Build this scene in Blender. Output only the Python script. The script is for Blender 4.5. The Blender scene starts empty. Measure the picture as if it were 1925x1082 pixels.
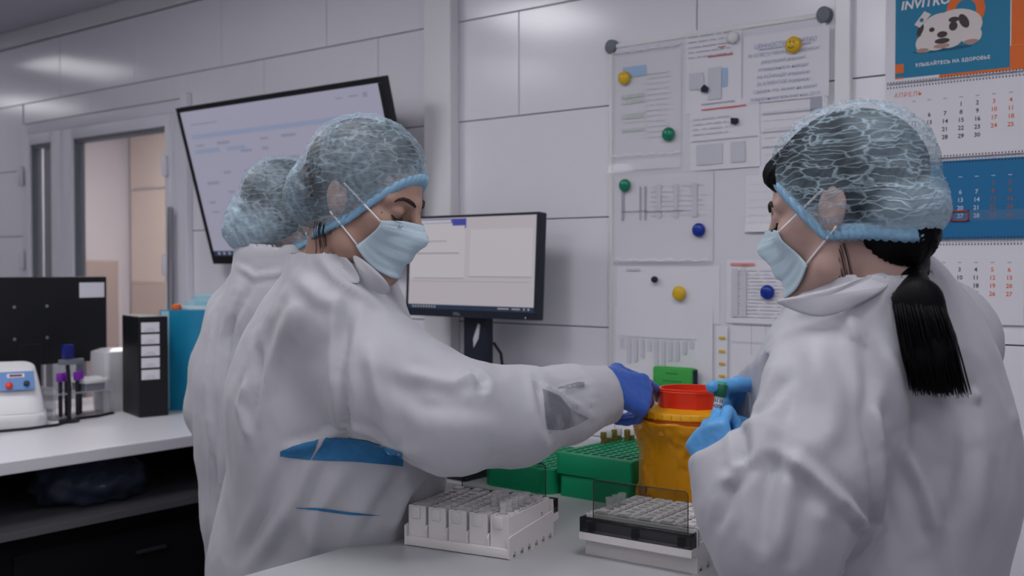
import bpy, bmesh, math, random
import numpy as np
from mathutils import Vector, Matrix
from mathutils.bvhtree import BVHTree

# ------------------------------------------------------------------ camera
SC = bpy.context.scene
COL = SC.collection
HC = 1.40                                    # lens height above the floor
FPX = 2000.0                                 # focal length in pixels of the 1925 px frame
PITCH = math.atan(44 / 2000)
YAW = math.atan2(.622, .782)
_F0 = np.array([-math.sin(YAW), math.cos(YAW), 0.0]); RT = np.array([math.cos(YAW), math.sin(YAW), 0.0]); _U0 = np.array([0, 0, 1.0])
FW = _F0 * math.cos(PITCH) - _U0 * math.sin(PITCH)
UP = _U0 * math.cos(PITCH) + _F0 * math.sin(PITCH)
CAMP = np.array([0, 0, HC])
cd = bpy.data.cameras.new('camera'); cam = bpy.data.objects.new('camera', cd); COL.objects.link(cam)
cd.sensor_width = 36.0; cd.lens = 36.0 * FPX / 1925.0; cd.clip_start = .05; cd.clip_end = 60
cam.location = CAMP
cam.rotation_euler = (math.pi / 2 - PITCH, 0, YAW)
cd.dof.use_dof = True; cd.dof.focus_distance = 1.72; cd.dof.aperture_fstop = 5.0
SC.camera = cam

# ------------------------------------------------------------------ world, exposure
w = bpy.data.worlds.new('world'); SC.world = w; w.use_nodes = True
w.node_tree.nodes['Background'].inputs[0].default_value = (.5, .5, .55, 1)
w.node_tree.nodes['Background'].inputs[1].default_value = .05
vs = SC.view_settings
vs.view_transform = 'Standard'; vs.look = 'None'; vs.gamma = 1.0; vs.use_curve_mapping = False
vs.exposure = -0.27
# ceiling LED panels: x, y, brightness
PANELS = [(-2.75, 1.15, 17), (-1.5, 1.0, 10), (-1.6, .0, 11), (-.4, 1.1, 15), (.9, .6, 15), (-.3, -.7, 13), (-3.6, .2, 9), (-5.4, 1.77, 5), (-6.9, 1.25, 9), (-5.2, -.2, 4),
          (-2.2, -1.4, 9), (.9, -1.6, 12), (-.9, -2.3, 10)]
CEIL = 2.47
WALL_Y = 2.42

def ray(x, y): return FW + RT * ((x - 962.5) / FPX) - UP * ((y - 541) / FPX)
def P(x, y, Z): return CAMP + ray(x, y) * Z                       # a point seen at x, y and Z metres deep
def on_wall(x, y, Y=WALL_Y):
    d = ray(x, y); return CAMP + d * (Y / d[1])
def on_level(x, y, z):
    d = ray(x, y); return CAMP + d * ((z - HC) / d[2])

# ------------------------------------------------------------------ materials
MATS = {}
def rgb(r, g, b):
    f = lambda c: (c / 255 / 12.92) if c / 255 <= .04045 else ((c / 255 + .055) / 1.055) ** 2.4
    return (f(r), f(g), f(b))
def mat(name, col, rough=.5, metal=0, bump=0, bscale=60, vary=0, vscale=8, emit=0, trans=0, alpha=1, spec=.5, sss=0, coat=0, sheen=0, transl=0, stretch=None, ior=1.45):
    if name in MATS: return MATS[name]
    m = bpy.data.materials.new(name); m.use_nodes = True; MATS[name] = m
    nt = m.node_tree; N = nt.nodes; L = nt.links; b = N['Principled BSDF']; out = N['Material Output']
    b.inputs['Base Color'].default_value = (*col, 1); b.inputs['Roughness'].default_value = rough; b.inputs['Metallic'].default_value = metal
    b.inputs['Specular IOR Level'].default_value = spec; b.inputs['IOR'].default_value = ior
    if emit: b.inputs['Emission Color'].default_value = (*col, 1); b.inputs['Emission Strength'].default_value = emit
    if trans: b.inputs['Transmission Weight'].default_value = trans
    if alpha < 1: b.inputs['Alpha'].default_value = alpha
    if sss:
        b.inputs['Subsurface Weight'].default_value = sss; b.inputs['Subsurface Radius'].default_value = (.012, .005, .003); b.inputs['Subsurface Scale'].default_value = .6
    if coat: b.inputs['Coat Weight'].default_value = coat; b.inputs['Coat Roughness'].default_value = .1
    if sheen: b.inputs['Sheen Weight'].default_value = sheen
    tc = N.new('ShaderNodeTexCoord'); src = tc.outputs['Object']
    if stretch:
        mp = N.new('ShaderNodeMapping'); mp.inputs['Scale'].default_value = stretch; L.new(src, mp.inputs[0]); src = mp.outputs[0]
    nz = N.new('ShaderNodeTexNoise'); nz.inputs['Scale'].default_value = vscale; nz.inputs['Detail'].default_value = 4; L.new(src, nz.inputs['Vector'])
    mx = N.new('ShaderNodeMix'); mx.data_type = 'RGBA'
    k = vary if vary else .02
    mx.inputs['A'].default_value = (*[c * (1 - k) for c in col], 1); mx.inputs['B'].default_value = (*[min(1, c * (1 + k)) for c in col], 1)
    L.new(nz.outputs['Fac'], mx.inputs['Factor']); L.new(mx.outputs['Result'], b.inputs['Base Color'])
    if bump:
        n2 = N.new('ShaderNodeTexNoise'); n2.inputs['Scale'].default_value = bscale; n2.inputs['Detail'].default_value = 3; L.new(src, n2.inputs['Vector'])
        bp = N.new('ShaderNodeBump'); bp.inputs['Strength'].default_value = bump; bp.inputs['Distance'].default_value = .004
        L.new(n2.outputs['Fac'], bp.inputs['Height']); L.new(bp.outputs['Normal'], b.inputs['Normal'])
    if transl:
        tl = N.new('ShaderNodeBsdfTranslucent'); tl.inputs['Color'].default_value = (*col, 1)
        ms = N.new('ShaderNodeMixShader'); ms.inputs[0].default_value = transl
        L.new(b.outputs[0], ms.inputs[1]); L.new(tl.outputs[0], ms.inputs[2]); L.new(ms.outputs[0], out.inputs['Surface'])
    return m

M_tile = mat('white_glazed_tile', (.87, .855, .91), .16, spec=.55, vary=.015)
M_grout = mat('dark_joint', (.07, .07, .085), .9)
M_ceil = mat('ceiling_paint', (.60, .60, .66), .7, vary=.02)
M_floor = mat('floor_vinyl', (.33, .33, .36), .35, vary=.06)
M_white = mat('white_plastic', (.80, .79, .80), .35, vary=.02)
M_whitegloss = mat('white_gloss_plastic', (.84, .83, .85), .2)
M_upvc = mat('white_upvc_frame', (.80, .79, .86), .4)
M_black = mat('black_plastic', (.006, .007, .010), .45)
M_blackmat = mat('black_laminate', (.005, .005, .007), .75, spec=.2)
M_navy = mat('dark_navy_plastic', (.012, .016, .03), .4)
M_grey = mat('grey_plastic', (.16, .18, .21), .45)
M_dkgrey = mat('dark_grey_laminate', (.10, .10, .11), .6)
M_alu = mat('brushed_metal', (.55, .55, .57), .3, 1)
M_paper = mat('white_paper', (.80, .79, .84), .8, spec=.2, vary=.02)
M_ink = mat('black_ink', (.03, .035, .06), .8, spec=.2)
M_greyink = mat('grey_ink', (.42, .43, .50), .8, spec=.2)
M_paleink = mat('pale_grey_ink', (.63, .63, .70), .8, spec=.2)
M_blueink = mat('blue_ink', (.16, .20, .42), .8, spec=.2)
M_redink = mat('red_ink', (.75, .12, .12), .8, spec=.2)
M_orangeink = mat('orange_ink', (.80, .16, .05), .8, spec=.2)
M_skyink = mat('pale_blue_ink', (.38, .55, .78), .8, spec=.2)
M_greenink = mat('pale_green_ink', (.58, .66, .60), .8, spec=.2)
M_teal = mat('teal_print', (.004, .20, .36), .5)
M_tealblue = mat('blue_print', (.006, .16, .36), .5)
M_orange = mat('orange_print', (.80, .15, .012), .5)
M_bench = mat('white_bench_laminate', (.76, .745, .77), .3, vary=.015)
M_benchgrey = mat('grey_bench_laminate', (.43, .43, .445), .3, vary=.02)
M_green = mat('green_rack_plastic', (.002, .28, .12), .42, spec=.4, vary=.05)
M_lime = mat('green_foam', (.05, .40, .07), .6)
M_yellow = mat('yellow_magnet', (.75, .47, .02), .25)
M_yelbin = mat('yellow_bin_plastic', (.80, .38, .006), .4)
M_redbin = mat('red_bin_plastic', (.72, .035, .008), .35)
M_greenmag = mat('green_magnet', (.004, .22, .12), .25)
M_bluemag = mat('blue_magnet', (.006, .035, .34), .25)
M_clear = mat('clear_acrylic', (.95, .96, .97), .04, trans=1, ior=1.12)
M_tube = mat('clear_tube_plastic', (.96, .95, .96), .06, trans=1, ior=1.2)
M_purple = mat('purple_cap', (.22, .02, .42), .4)
M_bluefold = mat('blue_folder_plastic', (.012, .24, .42), .25, vary=.12, vscale=20, spec=.6)
M_cyanfold = mat('pale_cyan_plastic', (.38, .62, .70), .3)
M_beige = mat('beige_paint', (.80, .66, .58), .6)
M_lilac = mat('lilac_paint', (.58, .54, .59), .6)
M_brown = mat('brown_panel', (.25, .18, .16), .6)

def emis(name, col, k):
    m = mat(name, col, .3, emit=k)
    b = m.node_tree.nodes['Principled BSDF']
    for l in list(b.inputs['Base Color'].links): m.node_tree.links.remove(l)
    b.inputs['Base Color'].default_value = (.01, .01, .012, 1)
    return m
def alpha_mat(name, col, rough, fac, bump=0, bscale=30, facnoise=0, metal=0, nscale=20):
    """thin see-through sheet: part transparent, part glossy/diffuse"""
    if name in MATS: return MATS[name]
    m = mat(name, col, rough, bump=bump, bscale=bscale)
    nt = m.node_tree; N = nt.nodes; L = nt.links; out = N['Material Output']; b = N['Principled BSDF']
    tr = N.new('ShaderNodeBsdfTransparent'); ms = N.new('ShaderNodeMixShader'); ms.inputs[0].default_value = fac
    if facnoise:
        nz = N.new('ShaderNodeTexNoise'); nz.inputs['Scale'].default_value = nscale; nz.inputs['Detail'].default_value = 3
        tc = N.new('ShaderNodeTexCoord'); L.new(tc.outputs['Object'], nz.inputs['Vector'])
        mr = N.new('ShaderNodeMapRange'); mr.inputs['From Min'].default_value = .3; mr.inputs['From Max'].default_value = .7
        mr.inputs['To Min'].default_value = fac - facnoise; mr.inputs['To Max'].default_value = fac + facnoise
        L.new(nz.outputs['Fac'], mr.inputs['Value']); L.new(mr.outputs[0], ms.inputs[0])
    L.new(tr.outputs[0], ms.inputs[1]); L.new(b.outputs[0], ms.inputs[2]); L.new(ms.outputs[0], out.inputs['Surface'])
    return m
def smoke_mat(name, tint, fac):
    m = alpha_mat(name, (.02, .02, .024), .06, fac)
    for n in m.node_tree.nodes:
        if n.type == 'BSDF_TRANSPARENT': n.inputs[0].default_value = (*tint, 1)
    return m
M_smoke = smoke_mat('smoked_clear_plastic', (.80, .81, .80), .07)
M_smokedark = smoke_mat('dark_smoked_plastic', (.55, .55, .57), .42)
M_sleeve = alpha_mat('clear_sleeve_film', (.80, .80, .84), .08, .10)
M_tubefilm = alpha_mat('clear_tube_film', (.85, .83, .84), .05, .20)
M_glass = alpha_mat('window_glass', (.75, .74, .80), .03, .12)

# ------------------------------------------------------------------ building helpers
def link(o, parent=None):
    COL.objects.link(o)
    if parent is not None: o.parent = parent
    return o
def tag(o, label, cat, group=None):
    o['label'] = label; o['category'] = cat
    if group: o['group'] = group
    return o
def struct(o): o['kind'] = 'structure'; return o
def empty(name, loc=(0, 0, 0), rz=0, label=None, cat=None, group=None, parent=None):
    o = bpy.data.objects.new(name, None); o.empty_display_size = .05; link(o, parent); o.location = loc; o.rotation_euler = (0, 0, rz)
    if label: tag(o, label, cat, group)
    return o
class B:
    """collects shapes into one mesh"""
    def __init__(s): s.bm = bmesh.new()
    def add(s, V, F):
        vs_ = [s.bm.verts.new(v) for v in V]
        for f in F:
            try: s.bm.faces.new([vs_[i] for i in f])
            except ValueError: pass
        return s
    def box(s, lo, hi, bevel=0, seg=2):
        b2 = bmesh.new(); bmesh.ops.create_cube(b2, size=1)
        lo = Vector(lo); hi = Vector(hi)
        for v in b2.verts: v.co = Vector(((v.co[i] + .5) * (hi[i] - lo[i]) + lo[i]) for i in range(3))
        if bevel: bmesh.ops.bevel(b2, geom=b2.edges[:], offset=bevel, segments=seg, affect='EDGES', profile=.5)
        return s.merge(b2)
    def merge(s, b2, mtx=None):
        me = bpy.data.meshes.new('t'); b2.to_mesh(me); b2.free()
        if mtx is not None: me.transform(mtx)
        s.bm.from_mesh(me); bpy.data.meshes.remove(me); return s
    def lathe(s, prof, c=(0, 0, 0), n=24, axis='z', cap=True, squash=(1, 1)):
        V = []; F = []
        for (r, h) in prof:
            for i in range(n):
                a = 2 * math.pi * i / n; x, y = r * math.cos(a) * squash[0], r * math.sin(a) * squash[1]
                p = (x, y, h) if axis == 'z' else ((h, x, y) if axis == 'x' else (x, h, y))
                V.append((p[0] + c[0], p[1] + c[1], p[2] + c[2]))
        for j in range(len(prof) - 1):
            for i in range(n):
                F.append((j * n + i, j * n + (i + 1) % n, (j + 1) * n + (i + 1) % n, (j + 1) * n + i))
        if cap:
            if prof[0][0] > 1e-5: F.append(tuple(reversed(range(n))))
            if prof[-1][0] > 1e-5: F.append(tuple(range((len(prof) - 1) * n, len(prof) * n)))
        s.add(V, F); return s
    def tube(s, pts, r, n=8, closed=False):
        pts = [Vector(p) for p in pts]; m = len(pts); rs = r if hasattr(r, '__len__') else [r] * m
        V = []; F = []; u = None
        for i, p in enumerate(pts):
            t = (pts[min(i + 1, m - 1)] - pts[max(i - 1, 0)]).normalized()
            if u is None: u = t.orthogonal().normalized()
            u = (u - t * u.dot(t)).normalized(); v = t.cross(u)
            for k in range(n):
                a = 2 * math.pi * k / n; V.append(p + (u * math.cos(a) + v * math.sin(a)) * rs[i])
        for i in range(m - 1):
            for k in range(n): F.append((i * n + k, i * n + (k + 1) % n, (i + 1) * n + (k + 1) % n, (i + 1) * n + k))
        F.append(tuple(reversed(range(n)))); F.append(tuple(range((m - 1) * n, m * n)))
        s.add(V, F); return s
    def prism(s, poly, a, b, axis='z'):
        """polygon (u,v) extruded along axis from a to b; axis y: (u->x, v->z), x: (u->y, v->z)"""
        n = len(poly)
        def pt(u, v, h): return (u, v, h) if axis == 'z' else ((u, h, v) if axis == 'y' else (h, u, v))
        V = [pt(u, v, a) for u, v in poly] + [pt(u, v, b) for u, v in poly]
        F = [tuple(reversed(range(n))), tuple(range(n, 2 * n))] + [(i, (i + 1) % n, n + (i + 1) % n, n + i) for i in range(n)]
        s.add(V, F); return s
    def ball(s, c, r, n=12, sc=(1, 1, 1)):
        b2 = bmesh.new(); bmesh.ops.create_uvsphere(b2, u_segments=n * 2, v_segments=n, radius=r)
        return s.merge(b2, Matrix.Translation(c) @ Matrix.Diagonal((*sc, 1)))
    def build(s, name, m, parent=None, loc=None, rot=None, smooth=False, solid=0, norm=True):
        if norm: bmesh.ops.recalc_face_normals(s.bm, faces=s.bm.faces[:])
        me = bpy.data.meshes.new(name); s.bm.to_mesh(me); s.bm.free()
        o = bpy.data.objects.new(name, me); me.materials.append(m); link(o, parent)
        if loc is not None: o.location = loc
        if rot is not None: o.rotation_euler = rot
        if smooth:
            me.shade_smooth()
            if smooth != 'all': me.set_sharp_from_angle(angle=math.radians(40))
        return o
def clone(o, parent=None):
    c = o.copy(); COL.objects.link(c); c.parent = parent
    for ch in list(o.children): clone(ch, c)
    return c
def text_mesh(body, size, align='CENTER', bold=0.0, spacing=1.0, shear=0):
    cu = bpy.data.curves.new('t', 'FONT'); cu.body = body; cu.size = size; cu.align_x = align; cu.offset = bold; cu.space_character = spacing; cu.resolution_u = 2; cu.shear = shear
    o = bpy.data.objects.new('t', cu); COL.objects.link(o)
    bpy.context.view_layer.update()
    me = bpy.data.meshes.new_from_object(o.evaluated_get(bpy.context.evaluated_depsgraph_get()))
    bpy.data.objects.remove(o); bpy.data.curves.remove(cu)
    return me
def texts(name, items, m, parent, lift=0.0006, plane='wall'):
    """items: (body, u, v, size[, align, bold, spacing]); laid on a vertical sheet facing -Y (u -> x, v -> z)"""
    bm = bmesh.new()
    for it in items:
        body, u, v, size = it[:4]; kw = it[4] if len(it) > 4 else {}
        me = text_mesh(body, size, **kw)
        me.transform(Matrix(((1, 0, 0, u), (0, 0, 0, -lift), (0, 1, 0, v), (0, 0, 0, 1))))
        bm.from_mesh(me); bpy.data.meshes.remove(me)
    me = bpy.data.meshes.new(name); bm.to_mesh(me); bm.free(); me.materials.append(m)
    o = bpy.data.objects.new(name, me); link(o, parent); o['kind'] = 'stuff'; return o
def quads(name, rects, m, parent, lift=.0005):
    b = B()
    for (u0, v0, u1, v1) in rects: b.add([(u0, -lift, v0), (u1, -lift, v0), (u1, -lift, v1), (u0, -lift, v1)], [(0, 1, 2, 3)])
    o = b.build(name, m, parent, norm=False)
    if len(rects) > 1: o['kind'] = 'stuff'
    return o

# ------------------------------------------------------------------ room shell
X0, X1, Y0 = -8.0, 2.2, -3.2
struct(B().box((X0, Y0, -.1), (X1, 6.2, 0)).build('floor', M_floor))
struct(B().box((X0, Y0, CEIL), (X1, 6.2, CEIL + .1)).build('ceiling', M_ceil))
struct(B().box((X0 - .1, Y0, 0), (X0, 6.2, CEIL)).build('wall_left', M_tile))
struct(B().box((X1, Y0, 0), (X1 + .1, WALL_Y + .2, CEIL)).build('wall_right', M_tile))
struct(B().box((X0, Y0 - .1, 0), (X1, Y0, CEIL)).build('wall_front', M_tile))
DX0, DX1, DTOP = -4.765, -3.53, 2.035
wb = B()
T0 = WALL_Y + .008
wb.box((X0, T0, 0), (DX0, T0 + .12, CEIL)); wb.box((DX1, T0, 0), (X1, T0 + .12, CEIL)); wb.box((DX0, T0, DTOP), (DX1, T0 + .12, CEIL))
wall = struct(wb.build('wall_back', M_grout))
ROWS = [.029 + .3 * k for k in range(8)]
tile_cache = {}
def tile(x0, x1, z0, z1):
    wd, h = round(x1 - x0, 4), round(z1 - z0, 4)
    if wd < .02: return
    if (wd, h) not in tile_cache:
        b = B().box((-wd / 2 + .0015, -.008, -h / 2 + .0015), (wd / 2 - .0015, .004, h / 2 - .0015), .0012, 1)
        o = b.build('tile', M_tile, wall); tile_cache[(wd, h)] = o.data
    else:
        o = link(bpy.data.objects.new('tile', tile_cache[(wd, h)]), wall)
    o.location = ((x0 + x1) / 2, T0, (z0 + z1) / 2)
TW = .575
for r, z in enumerate(ROWS):
    z1 = min(z + .3, 2.395)
    if z >= 2.39: break
    off = -1.9 if r % 2 == 0 else -2.72          # brick bond
    k0 = int(math.floor((X0 - off) / TW)); x = off + k0 * TW
    while x < X1:
        a, b_ = max(x, -6.3), min(x + TW, .75)
        if b_ > a:
            segs = [(a, b_)]
            if z < DTOP:
                segs = []
                for (p, q) in [(a, min(b_, DX0)), (max(a, DX1), b_)]:
                    if q - p > .02: segs.append((p, q))
                if z1 > DTOP + .02 and b_ > DX0 and a < DX1: tile(max(a, DX0), min(b_, DX1), DTOP + .003, z1)
            for (p, q) in segs: tile(p, q, z, z1)
        x += TW
struct(B().box((-6.3, T0 - .02, 2.398), (.75, T0, CEIL), .004).build('trim_1', M_white))      # cove strip under the ceiling
struct(B().box((-2.236, WALL_Y - .042, 0), (-2.126, WALL_Y - .001, 2.40), .004).build('trim_2', M_whitegloss))   # white duct
struct(B().box((-.955, WALL_Y - .022, 1.2), (-.918, WALL_Y - .001, 2.40), .003).build('trim_3', M_whitegloss))

# ceiling light panels
def light_panel(x, y, k):
    e = empty('ceiling_light', (x, y, CEIL), 0, 'square white LED panel in the ceiling', 'ceiling light', 'LED panels in the ceiling')
    B().box((-.22, -.27, -.012), (.22, .27, 0), .003).build('light_frame', M_white, e)
    m = mat('led_diffuser_%g' % k, (.97, .96, 1.0), .5, emit=k)
    B().box((-.20, -.25, -.0135), (.20, .25, -.0122)).build('diffuser', m, e)
for (x, y, k) in PANELS: light_panel(x, y, k)
e = empty('ceiling_light', (-4.9, 3.35, CEIL), 0, 'LED panel lighting the room behind the glass door', 'ceiling light')
B().box((-.22, -.27, -.012), (.22, .27, 0), .003).build('light_frame', M_white, e)
B().box((-.20, -.25, -.0135), (.20, .25, -.0122)).build('diffuser', mat('led_diffuser_warm', (1, .95, .9), .5, emit=85), e)

e = empty('ceiling_light', (-5.0, 4.3, CEIL), 0, 'second LED panel further back in the room behind the door', 'ceiling light')  # lamp added out of view to brighten the lilac back wall
B().box((-.22, -.27, -.012), (.22, .27, 0), .003).build('light_frame', M_white, e)
B().box((-.20, -.25, -.0135), (.20, .25, -.0122)).build('diffuser', mat('led_diffuser_far', (1, .96, .94), .5, emit=14), e)

# room behind the door
struct(B().box((-6.6, 5.2, 0), (-2.6, 5.3, CEIL)).build('wall_behind_door', M_lilac))
struct(B().box((-6.6, T0 + .12, 0), (-6.5, 5.2, CEIL)).build('wall_behind_door_left', M_lilac))
struct(B().box((-2.7, T0 + .12, 0), (-2.6, 5.2, CEIL)).build('wall_behind_door_right', M_lilac))
cab = empty('cabinet', (0, 0, 0), 0, 'tall beige cabinet in the room behind the glass door', 'cabinet')
bx0 = on_wall(245, 400, 4.0)[0]; bx1 = on_wall(345, 400, 4.0)[0]
B().box((bx0, 4.0, 1.28), (bx1, 4.4, 2.35), .004).build('cabinet_side', M_beige, cab)
B().box((bx0, 4.0, 0), (bx1, 4.4, 1.277), .004).build('cabinet_base', mat('dull_beige', (.62, .48, .42), .6), cab)
B().box((bx0 + .05, 3.99, 1.9), (bx1 - .05, 4.0, 1.912)).build('cabinet_groove', M_lilac, cab)
lx0 = on_wall(40, 500, 3.2)[0]; lx1 = on_wall(106, 500, 3.2)[0]
tag(B().box((lx0, 3.2, 0), (lx1, 3.6, 1.43), .01).build('low_cupboard', M_brown), 'brown cupboard seen through the narrow door pane', 'cupboard')
lx0 = on_wall(222, 520, 4.4)[0]; lx1 = on_wall(247, 520, 4.4)[0]
tag(B().box((lx0, 4.55, 0), (lx1 + .3, 4.95, 1.36), .01).build('storage_box', M_brown), 'brown box standing beside the beige cabinet', 'box')

# double door with glazed leaves
door = struct(empty('door_1', (0, 0, 0)))
fr = B(); fy0, fy1 = T0 - .022, T0 + .06
fr.box((DX0 + .001, fy0, 0), (DX0 + .05, fy1, DTOP - .001), .006); fr.box((DX1 - .05, fy0, 0), (DX1 - .001, fy1, DTOP - .001), .006)
fr.box((DX0 + .05, fy0, DTOP - .05), (DX1 - .05, fy1, DTOP - .001), .006)
fr.build('door_frame', M_upvc, door, smooth=True)
def leaf(x0, x1, gx0, gx1, name):
    y0, y1 = T0 - .034, T0 + .03; zt = DTOP - .052; gz0, gz1 = .55, 1.935
    b = B(); b.box((x0, y0, .01), (gx0, y1, zt), .005); b.box((gx1, y0, .01), (x1, y1, zt), .005)
    b.box((gx0, y0, gz1), (gx1, y1, zt), .004); b.box((gx0, y0, .01), (gx1, y1, gz0), .004)
    o = b.build('door_leaf', M_upvc, door, smooth=True)
    g = B()
    g.box((gx0, y0 + .012, gz0), (gx0 + .012, y1 - .01, gz1)); g.box((gx1 - .006, y0 + .012, gz0), (gx1, y1 - .01, gz1)); g.box((gx0, y0 + .012, gz1 - .014), (gx1, y1 - .01, gz1))
    g.build('gasket', M_grey, o)
    B().box((gx0 + .012, y0 + .03, gz0), (gx1 - .006, y0 + .036, gz1 - .014)).build('pane', M_glass, o)
    return o
l1 = leaf(DX0 + .052, -4.40, -4.672, -4.485, 'a')
l2 = leaf(-4.396, DX1 - .052, -4.308, -3.625, 'b')
for z in (1.80, 1.42, .4):
    B().lathe([(.013, -.045), (.015, -.04), (.015, .04), (.013, .045)], (DX0 + .03, T0 - .04, z), 12).build('hinge', M_upvc, l1, smooth=True)
    B().lathe([(.011, -.04), (.013, -.035), (.013, .035), (.011, .04)], (DX1 - .075, T0 - .045, z - .02), 12).build('hinge', M_upvc, l2, smooth=True)
B().box((-3.56, T0 - .07, 1.18), (-3.545, T0 - .045, 1.62), .005).build('pull_handle', M_alu, l2, smooth=True)
struct(B().box((-3.515, WALL_Y - .03, 0), (-3.475, WALL_Y - .002, 2.05), .004).build('trim_4', M_upvc))
# ------------------------------------------------------------------ benches
BZ = .93
wt = B()
wt.box((-1.315, .82, BZ - .035), (-.72, WALL_Y - .003, BZ), .003)
work = empty('laboratory_bench', (0, 0, 0), 0, 'white laboratory bench carrying the sample racks and yellow bin', 'bench')
wt.build('worktop', M_benchgrey, work)
B().box((-1.27, .90, .0), (-.77, WALL_Y - .01, BZ - .036), .004).build('cabinet_body', M_white, work)
for k in range(3): B().box((-.769, .93 + k * .48, .12), (-.762, 1.38 + k * .48, BZ - .06), .002).build('cabinet_door', M_whitegloss, work)
wbn = empty('wall_bench', (0, 0, 0), 0, 'white wall bench under the monitor behind the woman', 'bench')
B().box((-2.42, 1.715, BZ - .035), (-1.317, WALL_Y - .045, BZ), .003).build('worktop', M_benchgrey, wbn)
for (x, y) in ((-2.36, 2.02), (-2.36, 2.34), (-1.40, 2.02), (-1.40, 2.34)): B().box((x - .02, y - .02, 0), (x + .02, y + .02, BZ - .036), .002).build('leg', M_alu, wbn)
# the left desk (black body, open shelf)
DKX = -2.515
desk = empty('desk', (0, 0, 0), 0, 'black desk with pale top and open shelf on the left', 'desk')
B().box((-3.52, .25, BZ - .032), (DKX, WALL_Y - .045, BZ), .003).build('desk_top', M_bench, desk)
B().box((-3.50, .27, .0), (-3.48, WALL_Y - .05, BZ - .033)).build('back_panel', M_blackmat, desk)
for y in (.28, WALL_Y - .08): B().box((-3.48, y, 0), (DKX - .02, y + .02, BZ - .033)).build('side_panel', M_blackmat, desk)
B().box((-3.48, .30, .735), (DKX - .015, WALL_Y - .082, .755), .001).build('shelf', M_dkgrey, desk)
B().box((-3.475, .301, .02), (DKX - .07, WALL_Y - .083, .734)).build('drawer_body', M_blackmat, desk)
for k, (y, z) in enumerate([(.95, .60), (1.55, .60), (.95, .42), (1.55, .42)]):
    d = B().box((DKX - .0695, y - .28, z - .085), (DKX - .055, y + .28, z + .085), .002).build('drawer', M_blackmat, desk)
    B().box((DKX - .0545, y + .05, z + .02), (DKX - .045, y + .14, z + .03), .002).build('handle', mat('dark_metal', (.02, .025, .03), .5), d)
# ------------------------------------------------------------------ screens
SCRK = .50
M_scrA = emis('screen_lilac', (.66, .64, .84), SCRK)
M_scrB = emis('screen_white', (.74, .68, .74), SCRK * 1.2)
M_scrB2 = emis('screen_white_window', (.80, .76, .82), SCRK * 1.2)
M_scrLine = emis('screen_grey_text', (.50, .49, .66), SCRK)
M_scrBlue = emis('screen_pale_blue', (.50, .58, .84), SCRK)
M_scrNavy = emis('screen_taskbar', (.03, .06, .13), SCRK)
M_scrDeep = emis('screen_blue_frame', (.10, .12, .62), SCRK)
M_scrIcon = emis('screen_icons', (.55, .55, .62), SCRK)

# television on the wall, top tipped out
tvw, tvh = 1.02, .567
tv = empty('wall_television', (-2.75, 2.36, 1.404), 0, 'large wall monitor tipped forward showing a spreadsheet', 'monitor')
tilt = math.atan2(.154, .546)
pan = B(); pan.box((-tvw / 2, -.002, 0), (tvw / 2, .028, tvh), .003)
body = pan.build('casing', M_black, tv, rot=(tilt, 0, 0))
fb = B()
for (a, b_, c, d) in ((-tvw / 2, tvw / 2, 0, .03), (-tvw / 2, tvw / 2, tvh - .017, tvh), (-tvw / 2, -tvw / 2 + .016, .03, tvh - .017), (tvw / 2 - .016, tvw / 2, .03, tvh - .017)):
    fb.box((a, -.008, c), (b_, -.001, d), .0015)
fb.build('bezel', M_black, tv, rot=(tilt, 0, 0))
scr = B().box((-tvw / 2 + .016, -.004, .03), (tvw / 2 - .016, -.0025, tvh - .017)).build('screen', M_scrA, tv, rot=(tilt, 0, 0))
random.seed(4)
rr = [(-.46, .452, .40, .468)]
quads('toolbar', rr + [(-.46, .40, -.32, .415), (-.28, .40, -.18, .414)], M_scrBlue, scr, .0045)
rr = [(-.45, .50, -.30, .505), (.30, .52, .33, .525), (.36, .52, .40, .526), (.42, .515, .44, .53)]
for row in range(11):
    z = .425 - row * .034
    for c in range(8):
        if random.random() < (.75 if row < 2 else .28):
            x = -.45 + c * .115 + random.uniform(0, .02); rr.append((x, z, x + random.uniform(.03, .075), z + random.uniform(.006, .011)))
quads('spreadsheet_text', rr, M_scrLine, scr, .0046)
quads('taskbar', [(-tvw / 2 + .016, .03, tvw / 2 - .016, .048)], M_scrNavy, scr, .0046)
quads('taskbar_icons', [(-.47 + k * .03, .034, -.455 + k * .03, .044) for k in range(6)], M_scrLine, scr, .005)
B().box((-.12, .012, .1), (.12, WALL_Y - 2.36 - .003, .32)).build('wall_bracket', M_black, tv)

# monitor on the bench
mx1, mw, mz0, mz1 = -1.703, .492, 1.252, 1.541
mon = empty('desktop_monitor', (mx1 - mw / 2, 2.235, BZ), math.radians(-1.5), 'desktop monitor with a white window on screen, near the whiteboard', 'monitor')
lz0, lz1 = mz0 - BZ, mz1 - BZ; mt = math.radians(-3)
def tiltrot(o): o.rotation_euler = (mt, 0, 0); o.location = (0, -.0, 0); return o
tiltrot(B().box((-mw / 2, 0, lz0), (mw / 2, .03, lz1), .003).build('casing', M_navy, mon))
fb = B()
for (a, b_, c, d) in ((-mw / 2, mw / 2, lz0, lz0 + .022), (-mw / 2, mw / 2, lz1 - .007, lz1), (-mw / 2, -mw / 2 + .008, lz0 + .022, lz1 - .007), (mw / 2 - .009, mw / 2, lz0 + .022, lz1 - .007)):
    fb.box((a, -.004, c), (b_, .001, d), .001)
bz = tiltrot(fb.build('bezel', M_navy, mon))
texts('maker_name', [('DELL', -.04, lz0 + .006, .012)], mat('grey_lettering', (.35, .37, .42), .5), bz, .0046)
B().ball((mw / 2 - .035, -.0045, lz0 + .006), .0016, 6).build('power_light', emis('power_white', (.9, .9, 1), .5), bz)
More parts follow.
